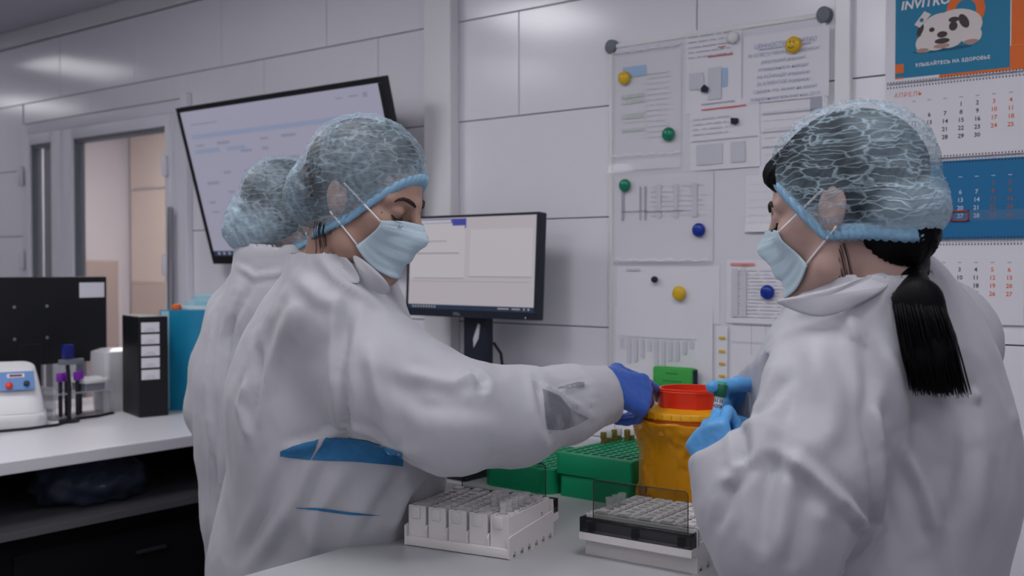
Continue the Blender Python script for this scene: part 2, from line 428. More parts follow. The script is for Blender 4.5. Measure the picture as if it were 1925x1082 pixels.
s2 = tiltrot(B().box((-mw / 2 + .008, -.0012, lz0 + .022), (mw / 2 - .009, -.0002, lz1 - .007)).build('screen', M_scrB, mon))
quads('open_window', [(-.235, lz0 + .11, -.02, lz1 - .02), (-.0, lz0 + .115, .225, lz1 - .042)], M_scrB2, s2, .0016)
quads('window_frame', [(-.235, lz1 - .022, -.02, lz1 - .010), (-.235, lz1 - .03, -.228, lz1 - .01), (-.022, lz1 - .038, -.017, lz1 - .010), (-.07, lz1 - .03, -.02, lz1 - .02)], M_scrDeep, s2, .002)
quads('window_field', [(-.20, lz1 - .021, -.075, lz1 - .0125)], M_scrB2, s2, .0024)
quads('window_text', [(-.22, lz1 - .075, -.09, lz1 - .072), (-.22, lz1 - .11, -.04, lz1 - .106), (-.22, lz0 + .108, -.02, lz0 + .111), (0, lz0 + .113, .225, lz0 + .116), (-.23, lz0 + .10, .22, lz0 + .1015)], emis('screen_grey', (.58, .55, .62), SCRK), s2, .0022)
quads('taskbar', [(-mw / 2 + .008, lz0 + .022, mw / 2 - .009, lz0 + .034)], M_scrNavy, s2, .002)
quads('taskbar_icons', [(-.22 + k * .011, lz0 + .025, -.214 + k * .011, lz0 + .031) for k in range(9)] + [(.11, lz0 + .026, .15, lz0 + .030), (.16, lz0 + .026, .19, lz0 + .030), (.2, lz0 + .025, .206, lz0 + .031), (.215, lz0 + .025, .222, lz0 + .031)], M_scrIcon, s2, .0024)
st = B(); hw = .045
st.box((-hw, .045, .012), (hw, .075, lz0 + .12), .006)
stand = st.build('stand_post', M_navy, mon, smooth=True)
B().prism([(-.004, .235), (.014, .262), (.020, .30), (.013, .305), (-.006, .26)], .0446, .0449, 'y').build('cable_slot', mat('slot_light', (.6, .6, .62), .5), stand)
B().box((-.12, -.08, 0), (.12, .12, .012), .005).build('stand_base', M_navy, mon, smooth=True)
B().tube([(hw - .005, .08, .25), (hw + .018, .085, .22), (hw + .026, .085, .17), (hw + .02, .085, .12), (hw - .01, .09, .08)], .0045).build('cable', M_black, mon, smooth=True)

# monitor seen from behind on the left desk
bm_ = empty('desktop_monitor', (-3.28, 1.685, BZ), 0, 'black monitor seen from behind on the left desk', 'monitor')
b = B().box((-.018, -.25, .152), (.018, .248, .431), .004).build('casing', M_black, bm_)
B().box((.0182, .150, .362), (.0192, .238, .411), .0004).build('sticker', mat('sticker_paper', (.8, .78, .84), .6), b)
for (y, z) in ((-.095, .338), (.01, .338), (-.095, .238), (.01, .238)): B().lathe([(.005, 0), (.005, .0012), (.003, .0016)], (.0182, y + .03, z), 10, 'x').build('screw', M_alu, b)
B().box((-.012, -.05, .006), (.02, .02, .22), .003).build('stand_post', M_black, bm_)
B().box((-.09, -.15, 0), (.02, .06, .008), .003).build('stand_base', M_black, bm_)

# ------------------------------------------------------------------ left desk things
# magazine file / binder
bd = empty('box_file', (-2.909, 1.879, BZ), math.radians(-15), 'black box file with five white spine labels on the left desk', 'file')
# local: spine faces -y/+x side
B().box((-.17, -.045, 0), (0, .045, .31), .003).build('file_body', M_black, bd)
for k in range(5):
    B().box((.0005, -.038, .262 - k * .0365), (.0015, .018, .292 - k * .0365), .0004).build('spine_label', mat('label_paper', (.82, .80, .85), .6), bd, loc=(0, 0, 0))
    quads('label_text', [(-.012, .272 - k * .0365, .012, .2735 - k * .0365), (-.02, .266 - k * .0365, .016, .2675 - k * .0365)], M_greyink, bd, 0).rotation_euler = (0, 0, math.pi / 2)
for o in bd.children:
    if o.name.startswith('label_text'): o.location = (.0018, -.01, 0)

def folder(i, x, y, h, wd, t, m, lab, rz, lean=0):
    e = empty('document_folder', (x, y, BZ), rz, lab, 'folder', 'folders standing behind the box file')
    e.rotation_euler = (0, lean, rz)
    o = B().box((-wd / 2, -t / 2, 0), (wd / 2, t / 2, h), .002).build('cover', m, e)
    B().box((-wd / 2 + .004, -t / 2 - .0006, .004), (-wd / 2 + .03, -t / 2 - .0001, h - .004)).build('spine_strip', M_cyanfold, e)
    return e
folder(0, -2.93, 2.055, .325, .24, .022, M_bluefold, 'blue plastic folder directly behind the black box file', math.radians(38))
folder(1, -2.902, 2.103, .335, .24, .014, mat('white_folder', (.68, .74, .78), .3), 'white translucent folder beside the blue folder', math.radians(38))
folder(2, -2.896, 2.126, .352, .24, .010, mat('cyan_sheet', (.28, .55, .64), .3), 'cyan plastic folder between pale folders', math.radians(38))
folder(3, -2.889, 2.150, .372, .24, .010, M_cyanfold, 'tall pale cyan folder nearest the woman at the back', math.radians(38))
oc = on_level(288, 590, 1.29)
B_or = B().lathe([(.014, 0), (.016, .008), (.012, .016), (0, .018)], (0, 0, 0), 16)
tag(B_or.build('orange_stopper', M_orange, loc=(-2.985, 2.012, BZ + .3255), smooth=True), 'orange cap lying on top of the blue folder', 'cap')

# bench mixer
mxr = empty('vortex_mixer', (-2.985, 1.50, BZ), 0, 'white rounded laboratory mixer with a blue control panel', 'laboratory device')
mxr.location = (-3.095, 1.517, BZ); mxr.rotation_euler = (0, 0, math.radians(-22))
prof = [(.155, 0), (.165, .012), (.165, .038), (.15, .05)]
def rounded_rect(hx, hy, r, n=5):
    pts = []
    for cx, cy, a0 in ((hx - r, hy - r, 0), (-hx + r, hy - r, 90), (-hx + r, -hy + r, 180), (hx - r, -hy + r, 270)):
        for k in range(n + 1):
            a = math.radians(a0 + 90 * k / n); pts.append((cx + r * math.cos(a), cy + r * math.sin(a)))
    return pts
def loft(rings):
    V = []; F = []; n = len(rings[0])
    for r in rings: V += r
    for j in range(len(rings) - 1):
        for i in range(n): F.append((j * n + i, j * n + (i + 1) % n, (j + 1) * n + (i + 1) % n, (j + 1) * n + i))
    F.append(tuple(reversed(range(n)))); F.append(tuple(range((len(rings) - 1) * n, len(rings) * n)))
    return V, F
def rr_ring(hx, hy, r, z, cx=0, cy=0, tiltx=0): return [(x + cx, y + cy, z + tiltx * x) for x, y in rounded_rect(hx, hy, r)]
V, F = loft([rr_ring(.088, .095, .045, 0), rr_ring(.094, .101, .05, .008), rr_ring(.094, .101, .05, .034), rr_ring(.090, .097, .05, .044, tiltx=-.05)])
B().add(V, F).build('base', M_white, mxr, smooth=True)
V, F = loft([rr_ring(.088, .094, .048, .045, -.002, 0, -.05), rr_ring(.083, .090, .048, .085, -.006, 0, -.18), rr_ring(.072, .084, .044, .125, -.014, 0, -.45), rr_ring(.052, .076, .036, .158, -.022, 0, -.42), rr_ring(.036, .062, .028, .166, -.026, 0, -.3)])
B().add(V, F).build('housing', M_white, mxr, smooth=True)
pn = empty('control_panel', (.040, .018, .128), 0, parent=mxr); pn.rotation_euler = (0, math.radians(58), 0)
B().box((-.030, -.048, .0085), (.030, .048, .0105), .001).build('panel_plate', mat('panel_blue', (.12, .26, .55), .4), pn)
B().box((-.022, -.024, .0106), (-.010, .022, .0116), .0004).build('display_frame', M_white, pn)
B().box((-.0195, -.018, .0117), (-.0125, .016, .0121)).build('display', mat('display_red', (.18, .01, .03), .3), pn)
B().lathe([(.010, 0), (.010, .005), (.007, .007), (0, .0075)], (.016, -.020, .0106), 14).build('red_switch', M_redbin, pn, smooth=True)
B().lathe([(.008, 0), (.008, .008), (.006, .01), (0, .0105)], (.012, .026, .0106), 14).build('dial', M_navy, pn, smooth=True)
tag(B().tube([(-3.06, 1.83, BZ + .0045), (-3.03, 1.76, BZ + .0045), (-3.03, 1.69, BZ + .0045), (-2.99, 1.645, BZ + .0045), (-2.955, 1.59, BZ + .0045), (-2.95, 1.50, BZ + .0045), (-2.975, 1.40, BZ + .0045)], .004).build('power_cord', M_black, smooth=True), 'black cord lying on the desk around the white mixer', 'cord')
gb = empty('reagent_bottle', (-2.935, 1.385, BZ), 0, 'small green bottle at the left edge in front of the mixer', 'bottle')
B().lathe([(.022, 0), (.024, .003), (.024, .04), (.014, .05)], n=18).build('bottle_body', mat('green_bottle', (.02, .42, .14), .3), gb, smooth=True)
B().lathe([(.015, .05), (.015, .068), (.013, .07)], n=18).build('bottle_cap', M_white, gb, smooth=True)

# acrylic stand with pipettes / tubes
ac = empty('acrylic_stand', (-3.00, 1.70, BZ), math.radians(6), 'clear acrylic stand holding tubes between monitor and box file', 'stand')
ac.location = (-3.112, 1.735, BZ); ac.rotation_euler = (0, 0, 0)
M_acr = alpha_mat('acrylic_sheet', (.62, .62, .68), .08, .38)
B().box((-.052, -.10, 0), (.055, .10, .006), .001).build('base_plate', M_acr, ac)
B().box((-.05, -.10, .075), (.05, .10, .08), .001).build('upper_plate', M_acr, ac)
for y in (-.096, .092): B().box((-.05, y, .006), (.05, y + .005, .10), .001).build('side_plate', M_acr, ac)
B().lathe([(.014, .006), (.014, .115), (.012, .12)], (.035, .085, 0), 14).build('corner_post', M_acr, ac, smooth=True)
for k, (x, y) in enumerate(((.03, -.065), (.02, -.04), (.03, -.01), (.01, .010))):
    t = empty('blood_tube', (ac.location.x + x, ac.location.y + y, BZ + .0065), 0, 'purple-capped blood tube, %s from the left in the acrylic stand' % ('first', 'second', 'third', 'fourth')[k], 'tube', 'purple-capped tubes in the acrylic stand')
    B().lathe([(.004, 0), (.006, .004), (.006, .115)], n=12).build('tube_body', mat('dark_blood_tube', (.10, .01, .015) if k > 1 else (.02, .012, .02), .25), t, smooth=True)
    B().lathe([(.0105, .108), (.0115, .111), (.0115, .13), (.009, .134)], n=14).build('tube_cap', M_purple, t, smooth=True)
pk = empty('bottle_dispenser', (-3.04, 1.60, BZ), 0, 'dark pen-like dispenser with blue top in front of the monitor back', 'dispenser')
pk.location = (-3.005, 1.655, BZ)
B().lathe([(.028, 0), (.03, .004), (.03, .008)], n=18).build('foot', M_black, pk, smooth=True)
B().tube([(0, 0, .008), (.0, .002, .10), (0, -.006, .2)], .006).build('post', M_black, pk, smooth=True)
B().box((-.012, -.018, .19), (.012, .012, .232), .003).build('blue_head', mat('deep_blue', (.004, .008, .16), .4), pk, smooth=True)
B().box((-.008, -.03, .172), (.01, .045, .189), .003).build('clip_holder', M_grey, pk, smooth=True)
bk = empty('tip_box', (-3.01, 1.83, BZ + .08), 0, 'white tip box on the acrylic stand beside the box file', 'box')
bk.location = (-3.11, 1.785, BZ + .0805)
B().box((-.045, -.045, .0205), (.045, .045, .036), .004).build('box_lid', M_white, bk, smooth=True)
B().box((-.04, -.04, -.0004), (.04, .04, .02), .002).build('box_body', mat('grey_box', (.22, .23, .27), .5), bk)
tr_ = empty('tray_stack', (-3.16, 2.03, BZ), 0, 'pale translucent tray rising behind the acrylic stand', 'tray')
tr_.location = (-3.16, 1.905, BZ)
V, F = loft([rr_ring(.05, .06, .015, 0), rr_ring(.05, .065, .015, .09), rr_ring(.055, .07, .015, .1), rr_ring(.052, .067, .015, .19), rr_ring(.03, .045, .015, .2)])
B().add(V, F).build('tray_body', alpha_mat('milky_plastic', (.75, .75, .78), .3, .75), tr_, smooth=True)

# bag on the shelf
random.seed(8)
bb = bmesh.new(); bmesh.ops.create_icosphere(bb, subdivisions=4, radius=1)
for v in bb.verts:
    c = v.co; n = .10 * math.sin(9 * c.x + 5 * c.y) * math.cos(7 * c.z - 4 * c.y) + .06 * math.sin(17 * c.y + 3)
    v.co = Vector((c.x * .11, c.y * .155, max(c.z, -.62) * .075)) * (1 + n)
bmo = B(); bmo.bm.free(); bmo.bm = bb
bg = bmo.build('plastic_bag', alpha_mat('dark_blue_film', (.06, .08, .13), .25, .6), loc=(-2.72, 1.56, .756 + .052), smooth='all')
tag(bg, 'crumpled dark plastic bag on the shelf under the desk', 'bag')

# ------------------------------------------------------------------ holes helper
def cell(b, cx, cy, hx, hy, r, z, depth, n=12):
    V = []
    for k in range(n):
        a = 2 * math.pi * (k + .5) / n; c, s_ = math.cos(a), math.sin(a); f = 1 / max(abs(c) / hx, abs(s_) / hy)
        V.append((cx + c * f, cy + s_ * f, z))
    for k in range(n):
        a = 2 * math.pi * (k + .5) / n; V.append((cx + r * math.cos(a), cy + r * math.sin(a), z))
    for k in range(n):
        a = 2 * math.pi * (k + .5) / n; V.append((cx + r * math.cos(a), cy + r * math.sin(a), z - depth))
    # corners of the cell
    cs = [(cx + hx, cy + hy, z), (cx - hx, cy + hy, z), (cx - hx, cy - hy, z), (cx + hx, cy - hy, z)]
    V += cs
    F = [(k, (k + 1) % n, n + (k + 1) % n, n + k) for k in range(n)] + [(n + k, n + (k + 1) % n, 2 * n + (k + 1) % n, 2 * n + k) for k in range(n)] + [tuple(range(2 * n, 3 * n))]
    for q, a in enumerate((45, 135, 225, 315)):
        k = int((a / 360 * n) - .5 + 1e-6) % n
        F.append((3 * n + q, k, (k + 1) % n))
    b.add(V, F)

# ------------------------------------------------------------------ sample trays with tube carriers
M_tray = mat('tray_offwhite_plastic', (.70, .67, .67), .45, bump=.03, bscale=300)
M_carrier = mat('carrier_offwhite_plastic', (.72, .69, .69), .42)
TWX, TWY = .0975, .078
def sample_tray(loc, rz, lab):
    e = empty('sample_tray', loc, rz, lab, 'tray')
    b = B(); b.box((-TWX, -TWY, .004), (TWX, TWY, .011), .001)
    b.box((-TWX, -TWY - .003, .001), (TWX, -TWY + .003, .017), .002)
    b.build('floor_plate', M_tray, e, smooth=True)
    for s_ in (-1, 1):
        prof = [(-TWY - .003, .002)]
        y = -TWY - .003; nn = 6; st_ = (2 * TWY + .003) / nn
        for k in range(nn):
            y0 = y + k * st_; prof += [(y0 + .002, .0), (y0 + st_ - .0136, .0)]
            for a in range(0, 181, 30): prof.append((y0 + st_ - .0075 - .0058 * math.cos(math.radians(a)), .0 + .0105 * math.sin(math.radians(a))))
        prof += [(TWY, .0), (TWY, .046), (-TWY + .004, .036), (-TWY - .003, .034)]
        b = B().prism(prof, s_ * TWX - .0018, s_ * TWX + .0018, 'x'); b.build('side_wall', M_tray, e)
    for k in range(4):
        x = -TWX + (k + 1) * 2 * TWX / 5
        B().prism([(-TWY - .001, .011), (-TWY - .001, .030), (-TWY + .002, .036), (-TWY + .007, .037), (TWY - .002, .037), (TWY - .002, .011)], x - .0016, x + .0016, 'x').build('divider', M_tray, e)
    b = B(); b.prism([(TWY, .0), (TWY, .066), (TWY + .004, .066), (TWY + .006, .040), (TWY + .026, .040), (TWY + .026, .028), (TWY + .006, .026), (TWY + .006, 0)], -TWX - .002, TWX + .002, 'x')
    b.box((-TWX - .002, TWY - .004, .04), (-TWX + .002, TWY + .004, .066)); b.build('rear_ledge', M_tray, e)
    h = B(); h.box((-TWX - .001, TWY + .0245, .0405), (TWX + .001, TWY + .026, .064), .0006); h.box((-TWX - .001, TWY + .0065, .0405), (-TWX + .0005, TWY + .0245, .064)); h.box((TWX - .0005, TWY + .0065, .0405), (TWX + .001, TWY + .0245, .064))
    hb = h.build('lid_hinge', M_smokedark, e)
    for x in (-.08, .0, .08): B().box((x - .005, TWY + .014, .0425), (x + .005, TWY + .024, .056)).build('hinge_block', M_black, hb)
    B().tube([(-TWX, TWY + .012, .060), (TWX, TWY + .012, .060)], .0022).build('hinge_rod', M_black, hb, smooth=True)
    x0, x1, z0, z1 = -.086, .082, .055, .124; r = .007; pr = []
    for cx, cz, a0 in ((x1 - r, z1 - r, 0), (x0 + r, z1 - r, 90)):
        for k in range(6):
            a = math.radians(a0 + 90 * k / 5); pr.append((cx + r * math.cos(a), cz + r * math.sin(a)))
    pr += [(x0, z0), (x1, z0)]
    ld = B().prism(pr, TWY + .0095, TWY + .0113, 'y').build('lid_panel', M_smoke, e)
    B().tube([(u, TWY + .0104, v) for u, v in [(x1, z0)] + pr[:-2] + [(x0, z0)]], .0009, 6).build('lid_edge', mat('dark_edge', (.05, .05, .055), .3), ld, smooth=True)
    return e
_cm = {}
def carrier(tray, k, lab, tabs=True):
    hx = .0168; y0, y1 = -TWY + .0035, TWY - .003; z0, z1 = .0112, .068
    M_ = tray.matrix_basis
    cx = -TWX + (k + .5) * 2 * TWX / 5
    e = empty('tube_carrier', (0, 0, 0), tray.rotation_euler.z, lab, 'tube carrier', 'off-white tube carriers in the trays')
    e.location = Vector(tray.location) + Matrix.Rotation(tray.rotation_euler.z, 3, 'Z') @ Vector((cx, 0, 0))
    if 'b' not in _cm:
        b = B(); ys = np.linspace(y0 + .004, y1 - .022, 7)
        for i in range(6): cell(b, 0, (ys[i] + ys[i + 1]) / 2, hx - .0012, (ys[1] - ys[0]) / 2, .0082, z1, .010, 14)
        # shell around: sides, ends, rounded top edge
        prof = [(-hx, z0), (-hx, z1 - .0015), (-hx + .0012, z1)]
        for (u0, v0), (u1, v1) in (((-hx, z0), (-hx, z1 - .0015)), ((-hx, z1 - .0015), (-hx + .0012, z1)), ((hx - .0012, z1), (hx, z1 - .0015)), ((hx, z1 - .0015), (hx, z0))):
            b.add([(u0, y0, v0), (u1, y0, v1), (u1, y1, v1), (u0, y1, v0)], [(0, 1, 2, 3)])
        endp = [(-hx, z0), (hx, z0), (hx, z1 - .0015), (hx - .0012, z1), (-hx + .0012, z1), (-hx, z1 - .0015)]
        b.add([(u, y0, v) for u, v in endp], [tuple(range(6))]); b.add([(u, y1, v) for u, v in endp], [tuple(range(6))])
        b.add([(-hx + .0012, y0, z1), (hx - .0012, y0, z1), (hx - .0012, y0 + .004, z1), (-hx + .0012, y0 + .004, z1)], [(0, 1, 2, 3)])
        b.add([(-hx + .0012, y1 - .022, z1), (hx - .0012, y1 - .022, z1), (hx - .0012, y1, z1), (-hx + .0012, y1, z1)], [(0, 1, 2, 3)])
        b.add([(-hx, y0, z0), (hx, y0, z0), (hx, y1, z0), (-hx, y1, z0)], [(0, 1, 2, 3)])
        _cm['b'] = b.build('carrier_body', M_carrier, e)
        b = B(); b.box((-.010, y0 - .0028, z1 - .022), (.007, y0 + .001, z1 - .002), .0018); _cm['t'] = b.build('front_tab', M_carrier, e, smooth=True)
        b = B(); b.box((-.012, y1 - .014, z1 - .001), (.004, y1 + .003, z1 + .004), .0008); b.box((.006, y1 - .006, z1 - .003), (.0155, y1 + .004, z1 + .0015), .0008); _cm['r'] = b.build('rear_catch', M_carrier, e, smooth=True)
        b = B()
        for i, (a, c) in enumerate(((0, 2), (3, 1), (5, 1), (7, 3), (11, 1), (13, 2), (16, 1), (18, 2), (21, 1), (23, 3), (27, 1))):
            b.add([(hx + .0002, y1 - .032, z1 - .018 - a * .001), (hx + .0002, y1 - .026, z1 - .018 - a * .001), (hx + .0002, y1 - .026, z1 - .018 - (a + c * .7) * .001), (hx + .0002, y1 - .032, z1 - .018 - (a + c * .7) * .001)], [(0, 1, 2, 3)])
        _cm['c'] = b.build('barcode', M_ink, e)
        b = B()
        for i in range(2): b.box((hx - .004, (ys[2 + i * 2] + ys[3 + i * 2]) / 2 - .0012, z1), (hx - .002, (ys[2 + i * 2] + ys[3 + i * 2]) / 2 + .0012, z1 + .0004))
        b.box((-.008, y0 + .001, z1), (-.002, y0 + .003, z1 + .0002)); _cm['m'] = b.build('index_mark', M_ink, e)
    else:
        for q in 'btrcm':
            o = _cm[q].copy(); COL.objects.link(o); o.parent = e
    return e
def sample_tube(tray, k, i, lab, label_strip=False):
    ys = np.linspace(-TWY + .0075, TWY - .025, 7); cx = -TWX + (k + .5) * 2 * TWX / 5
    loc = Vector(tray.location) + Matrix.Rotation(tray.rotation_euler.z, 3, 'Z') @ Vector((cx, (ys[i] + ys[i + 1]) / 2, .0584))
    e = empty('sample_tube', loc, tray.rotation_euler.z, lab, 'tube', 'clear sample tubes in the carriers')
    if 'tb' not in _cm:
        _cm['tb'] = B().lathe([(0, 0), (.0055, .001), (.0068, .003), (.0066, .023), (.0074, .0245), (.0074, .0285), (.0062, .029), (.0058, .024), (.0058, .004), (0, .0025)], n=16, cap=False).build('tube_wall', M_tubefilm, e, smooth=True)
    else:
        o = _cm['tb'].copy(); COL.objects.link(o); o.parent = e
    return e
ORD = ('first', 'second', 'third', 'fourth', 'fifth', 'sixth')
tA = sample_tray((-1.163, 1.374, BZ), math.radians(11), 'off-white sample tray in front of the seated green racks, lid behind')
tA['label'] = 'off-white sample tray with its smoked lid open at the back, nearer the left woman'
tB = sample_tray((-.884, 1.512, BZ), math.radians(183), 'off-white sample tray with its smoked lid towards the viewer, beside the right woman')
for k in range(5): carrier(tA, k, '%s tube carrier from the left in the tray with the lid behind' % ORD[k])
for k in range(5): carrier(tB, 4 - k, '%s tube carrier from the left in the tray behind the smoked lid' % ORD[k])
for n_, (k, i) in enumerate([(4, 0), (4, 1), (4, 2), (4, 3), (4, 4), (3, 2), (3, 3), (3, 4)]):
    sample_tube(tA, k, i, 'clear sample tube, %s from the front in the %s carrier of the left tray' % (ORD[i], ORD[k]))
for n_, (k, i) in enumerate([(4, 3), (4, 4), (4, 5)]):
    sample_tube(tB, k, i, 'clear sample tube behind the smoked lid, %s from the left of three' % ORD[n_])

# ------------------------------------------------------------------ green racks
def green_rack(name, loc, lx, ly, z0, z1, lab, rc=.012, inset=0):
    e = empty(name, (loc[0], loc[1], BZ), 0, lab, 'tube rack')
    b = B(); p = .0205; nx, ny = int((lx - .012) / p), int((ly - .012) / p); ox, oy = (lx - nx * p) / 2, (ly - ny * p) / 2
    for i in range(nx):
        for j in range(ny): cell(b, ox + (i + .5) * p, oy + (j + .5) * p, p / 2, p / 2, .0082, z1, .02, 10)
    # rim around the grid and the outer wall
    out_ = [(x + lx / 2, y + ly / 2) for x, y in rounded_rect(lx / 2, ly / 2, rc, 6)]
    inn = [(min(max(x, ox), lx - ox), min(max(y, oy), ly - oy)) for x, y in out_]
    n = len(out_)
    rings = [[(x, y, z0) for x, y in out_], [(x, y, z1 - .003) for x, y in out_], [(lx / 2 + (x - lx / 2) * (1 - .004 / lx), ly / 2 + (y - ly / 2) * (1 - .004 / ly), z1 - .0005) for x, y in out_], [(x, y, z1) for x, y in inn]]
    V = sum(rings, []); F = []
    for q in range(3):
        for i in range(n): F.append((q * n + i, q * n + (i + 1) % n, (q + 1) * n + (i + 1) % n, (q + 1) * n + i))
    F.append(tuple(range(n)))
    b.add(V, F)
    b.build('rack_block', M_green, e, smooth=True)
    return e
GX, GY = -1.275, 1.747
g1 = green_rack('green_tube_rack', (GX + .004, GY + .003), .177, .245, 0.0, .0455, 'green tube rack, lower of the two stacked beside the yellow bin')
g2 = green_rack('green_tube_rack', (GX, GY), .182, .25, .046, .089, 'green tube rack stacked on top beside the yellow bin', .006)
g3 = green_rack('green_tube_rack', (-1.465, 1.735), .185, .26, 0, .052, 'low green tube rack with rounded corner left of the stacked racks', .03)
quads('damaged_label', [(.012, 0, .05, .02)], mat('torn_label', (.62, .55, .52), .8), g3, 0)
for o in g3.children:
    if o.name.startswith('damaged_label'): o.rotation_euler = (-math.pi / 2, 0, 0); o.location = (.0, .005, .0527)
def filled_tube(x, y, z, col, capcol, lab, h=.06):
    e = empty('capped_tube', (x, y, BZ + z), 0, lab, 'tube', 'tubes standing in the green racks')
    B().lathe([(.003, 0), (.0055, .004), (.0055, h * .75)], n=12).build('tube_body', mat('tube_fluid_' + capcol, col, .2), e, smooth=True)
    B().lathe([(.0068, h * .7), (.0068, h), (.0055, h + .002)], n=12).build('tube_cap', MATS[capcol], e, smooth=True)
mat('olive_cap', (.16, .11, .01), .4); mat('cream_cap', (.70, .58, .22), .4); mat('clear_cap', (.55, .58, .58), .15); mat('red_cap', (.70, .04, .015), .4)
p = .0205; ox = (.182 - 8 * p) / 2; oy = (.25 - 11 * p) / 2
for n_, (i, j, c, lab) in enumerate([(0, 6, 'olive_cap', 'olive-capped tube at the near end of the row on the stacked green racks'), (0, 7, 'clear_cap', 'first clear-capped tube on the stacked green racks'),
                             (0, 8, 'olive_cap', 'olive-capped tube between two clear-capped tubes on the stacked racks'), (0, 9, 'clear_cap', 'second clear-capped tube on the stacked green racks'),
                             (1, 9, 'olive_cap', 'olive-capped tube next to the white-capped tube on the stacked racks'), (1, 10, 'white_plastic', 'white-capped tube at the back of the stacked green racks'),
                             (2, 10, 'olive_cap', 'olive-capped tube beside the red-capped tube on the stacked racks'), (3, 10, 'red_cap', 'red-capped tube at the back of the stacked green racks')]):
    filled_tube(GX + ox + (i + .5) * p, GY + oy + (j + .5) * p, .0693, (.2, .15, .03), c, lab, .042)
filled_tube(-1.465 + (.185 - 8 * p) / 2 + 7.5 * p, 1.735 + (.26 - 12 * p) / 2 + 6.5 * p, .0323, (.5, .45, .25), 'cream_cap', 'cream-capped tube standing in the low green rack', .046)
dk = P(853, 895, 2.2)
bo = empty('reagent_pack', (-1.535, 1.76, BZ), 0, 'dark reagent pack standing left of the low green rack', 'box')
B().box((-.03, -.03, 0), (.03, .06, .05), .004).build('pack_body', M_navy, bo, smooth=True)
B().box((-.031, -.031, .052), (.031, .061, .060), .003).build('pack_lid', alpha_mat('pack_grey', (.30, .31, .36), .15, .9), bo, smooth=True)
B().box((-.034, -.03, 0), (-.0305, .06, .055), .001).build('pack_edge', M_green, bo)

# ------------------------------------------------------------------ yellow waste bin
bx, by = -.985, 1.775
bn = empty('sharps_bin', (bx, by, BZ), math.radians(20), 'yellow sharps bin in a yellow bag with a red rim on top', 'waste bin'); bn.scale = (.97, .97, 1.14)
B().lathe([(.078, 0), (.082, .004), (.092, .16), (.095, .162)], n=40).build('container', M_yelbin, bn, smooth=True)
# notched lid flange
V = []; prof = [(.0985, .163), (.1005, .165), (.1005, .172), (.0985, .1745), (.06, .178)]
B().lathe(prof, n=48).build('lid', M_yelbin, bn, smooth=True)
for k in range(36):
    a = 2 * math.pi * k / 36
    B().box((.1003, -.0007, .1635), (.1016, .0007, .1735)).build('lid_rib', M_yelbin, bn, rot=(0, 0, a)) if k % 1 == 0 else None
B().lathe([(.0985, .1505), (.0995, .1515), (.0995, .1625), (.097, .163)], n=48).build('lower_ring', mat('rust_orange', (.50, .09, .008), .5), bn, smooth=True)
# red collar with a step
b = B(); n = 48
def coll(k):
    a = 2 * math.pi * k / n; ad = math.degrees(a) % 360
    return a, (.052 if 232 < ad < 292 else .060)
rings = []
for (dr, z) in ((0, .176), (0, .208), (-.003, .2095), (-.006, .209), (-.007, .185), (-.02, .180)):
    rings.append([((coll(k)[1] + dr) * math.cos(coll(k)[0]), (coll(k)[1] + dr) * math.sin(coll(k)[0]), z) for k in range(n)])
V, F = loft(rings); b.add(V, F[:-2] + [F[-1]])
b.build('red_collar', M_redbin, bn, smooth=True)
B().lathe([(.0635, .2045), (.0645, .2055), (.0635, .2065)], n=48, cap=False).build('collar_lip', M_redbin, bn, smooth=True)
# crumpled bag around it
import mathutils.noise as mnoise
V = []; F = []; nu, nv = 120, 60
def bagr(a, z):
    f = z / .155
    base = .098 + .006 * math.cos(2 * math.pi * f) + .007 * max(0, f - .8) / .2
    ca, sa = math.cos(a), math.sin(a)
    q = Vector((ca * 2.2, sa * 2.2, z * 14))
    d = mnoise.noise(q) * .010 + (.22 - abs(mnoise.noise(q * 2.0 + Vector((3, 1, 7))))) * .016 + (.2 - abs(mnoise.noise(Vector((ca * 7 + z * 25, sa * 7 - z * 30, z * 25))))) * .009
    return max(.0968, base + d)
prof_z = list(np.linspace(.001, .158, nv - 8)) + [.160, .1605, .160, .158, .154, .149, .145, .141]
for j, z in enumerate(prof_z):
    for i in range(nu):
        a = 2 * math.pi * i / nu
        r = bagr(a, min(z, .158)) if j < nv - 8 else bagr(a, .157) + (-.001, -.003, -.006, -.008, -.009, -.009, -.008, -.0075)[j - nv + 8]
        if j >= nv - 6: r = max(.0958, r)
        V.append((r * math.cos(a), r * math.sin(a), z + (.006 * mnoise.noise(Vector((math.cos(a) * 2, math.sin(a) * 2, 9))) if z > .12 else 0)))
for j in range(nv - 1):
    for i in range(nu): F.append((j * nu + i, j * nu + (i + 1) % nu, (j + 1) * nu + (i + 1) % nu, (j + 1) * nu + i))
B().add(V, F).build('bag', alpha_mat('yellow_film', (.80, .36, .004), .10, .50, bump=.5, bscale=55, facnoise=.2, nscale=12), bn, smooth='all')
B().box((-.09, -.04, 0), (-.0895, .04, .05)).build('bin_label', M_ink, bn, loc=(0, 0, 0)).rotation_euler = (0, 0, math.radians(20))
for o in bn.children:
    if o.name.startswith('bin_label'): o.location = (.192 * 0, 0, 0)
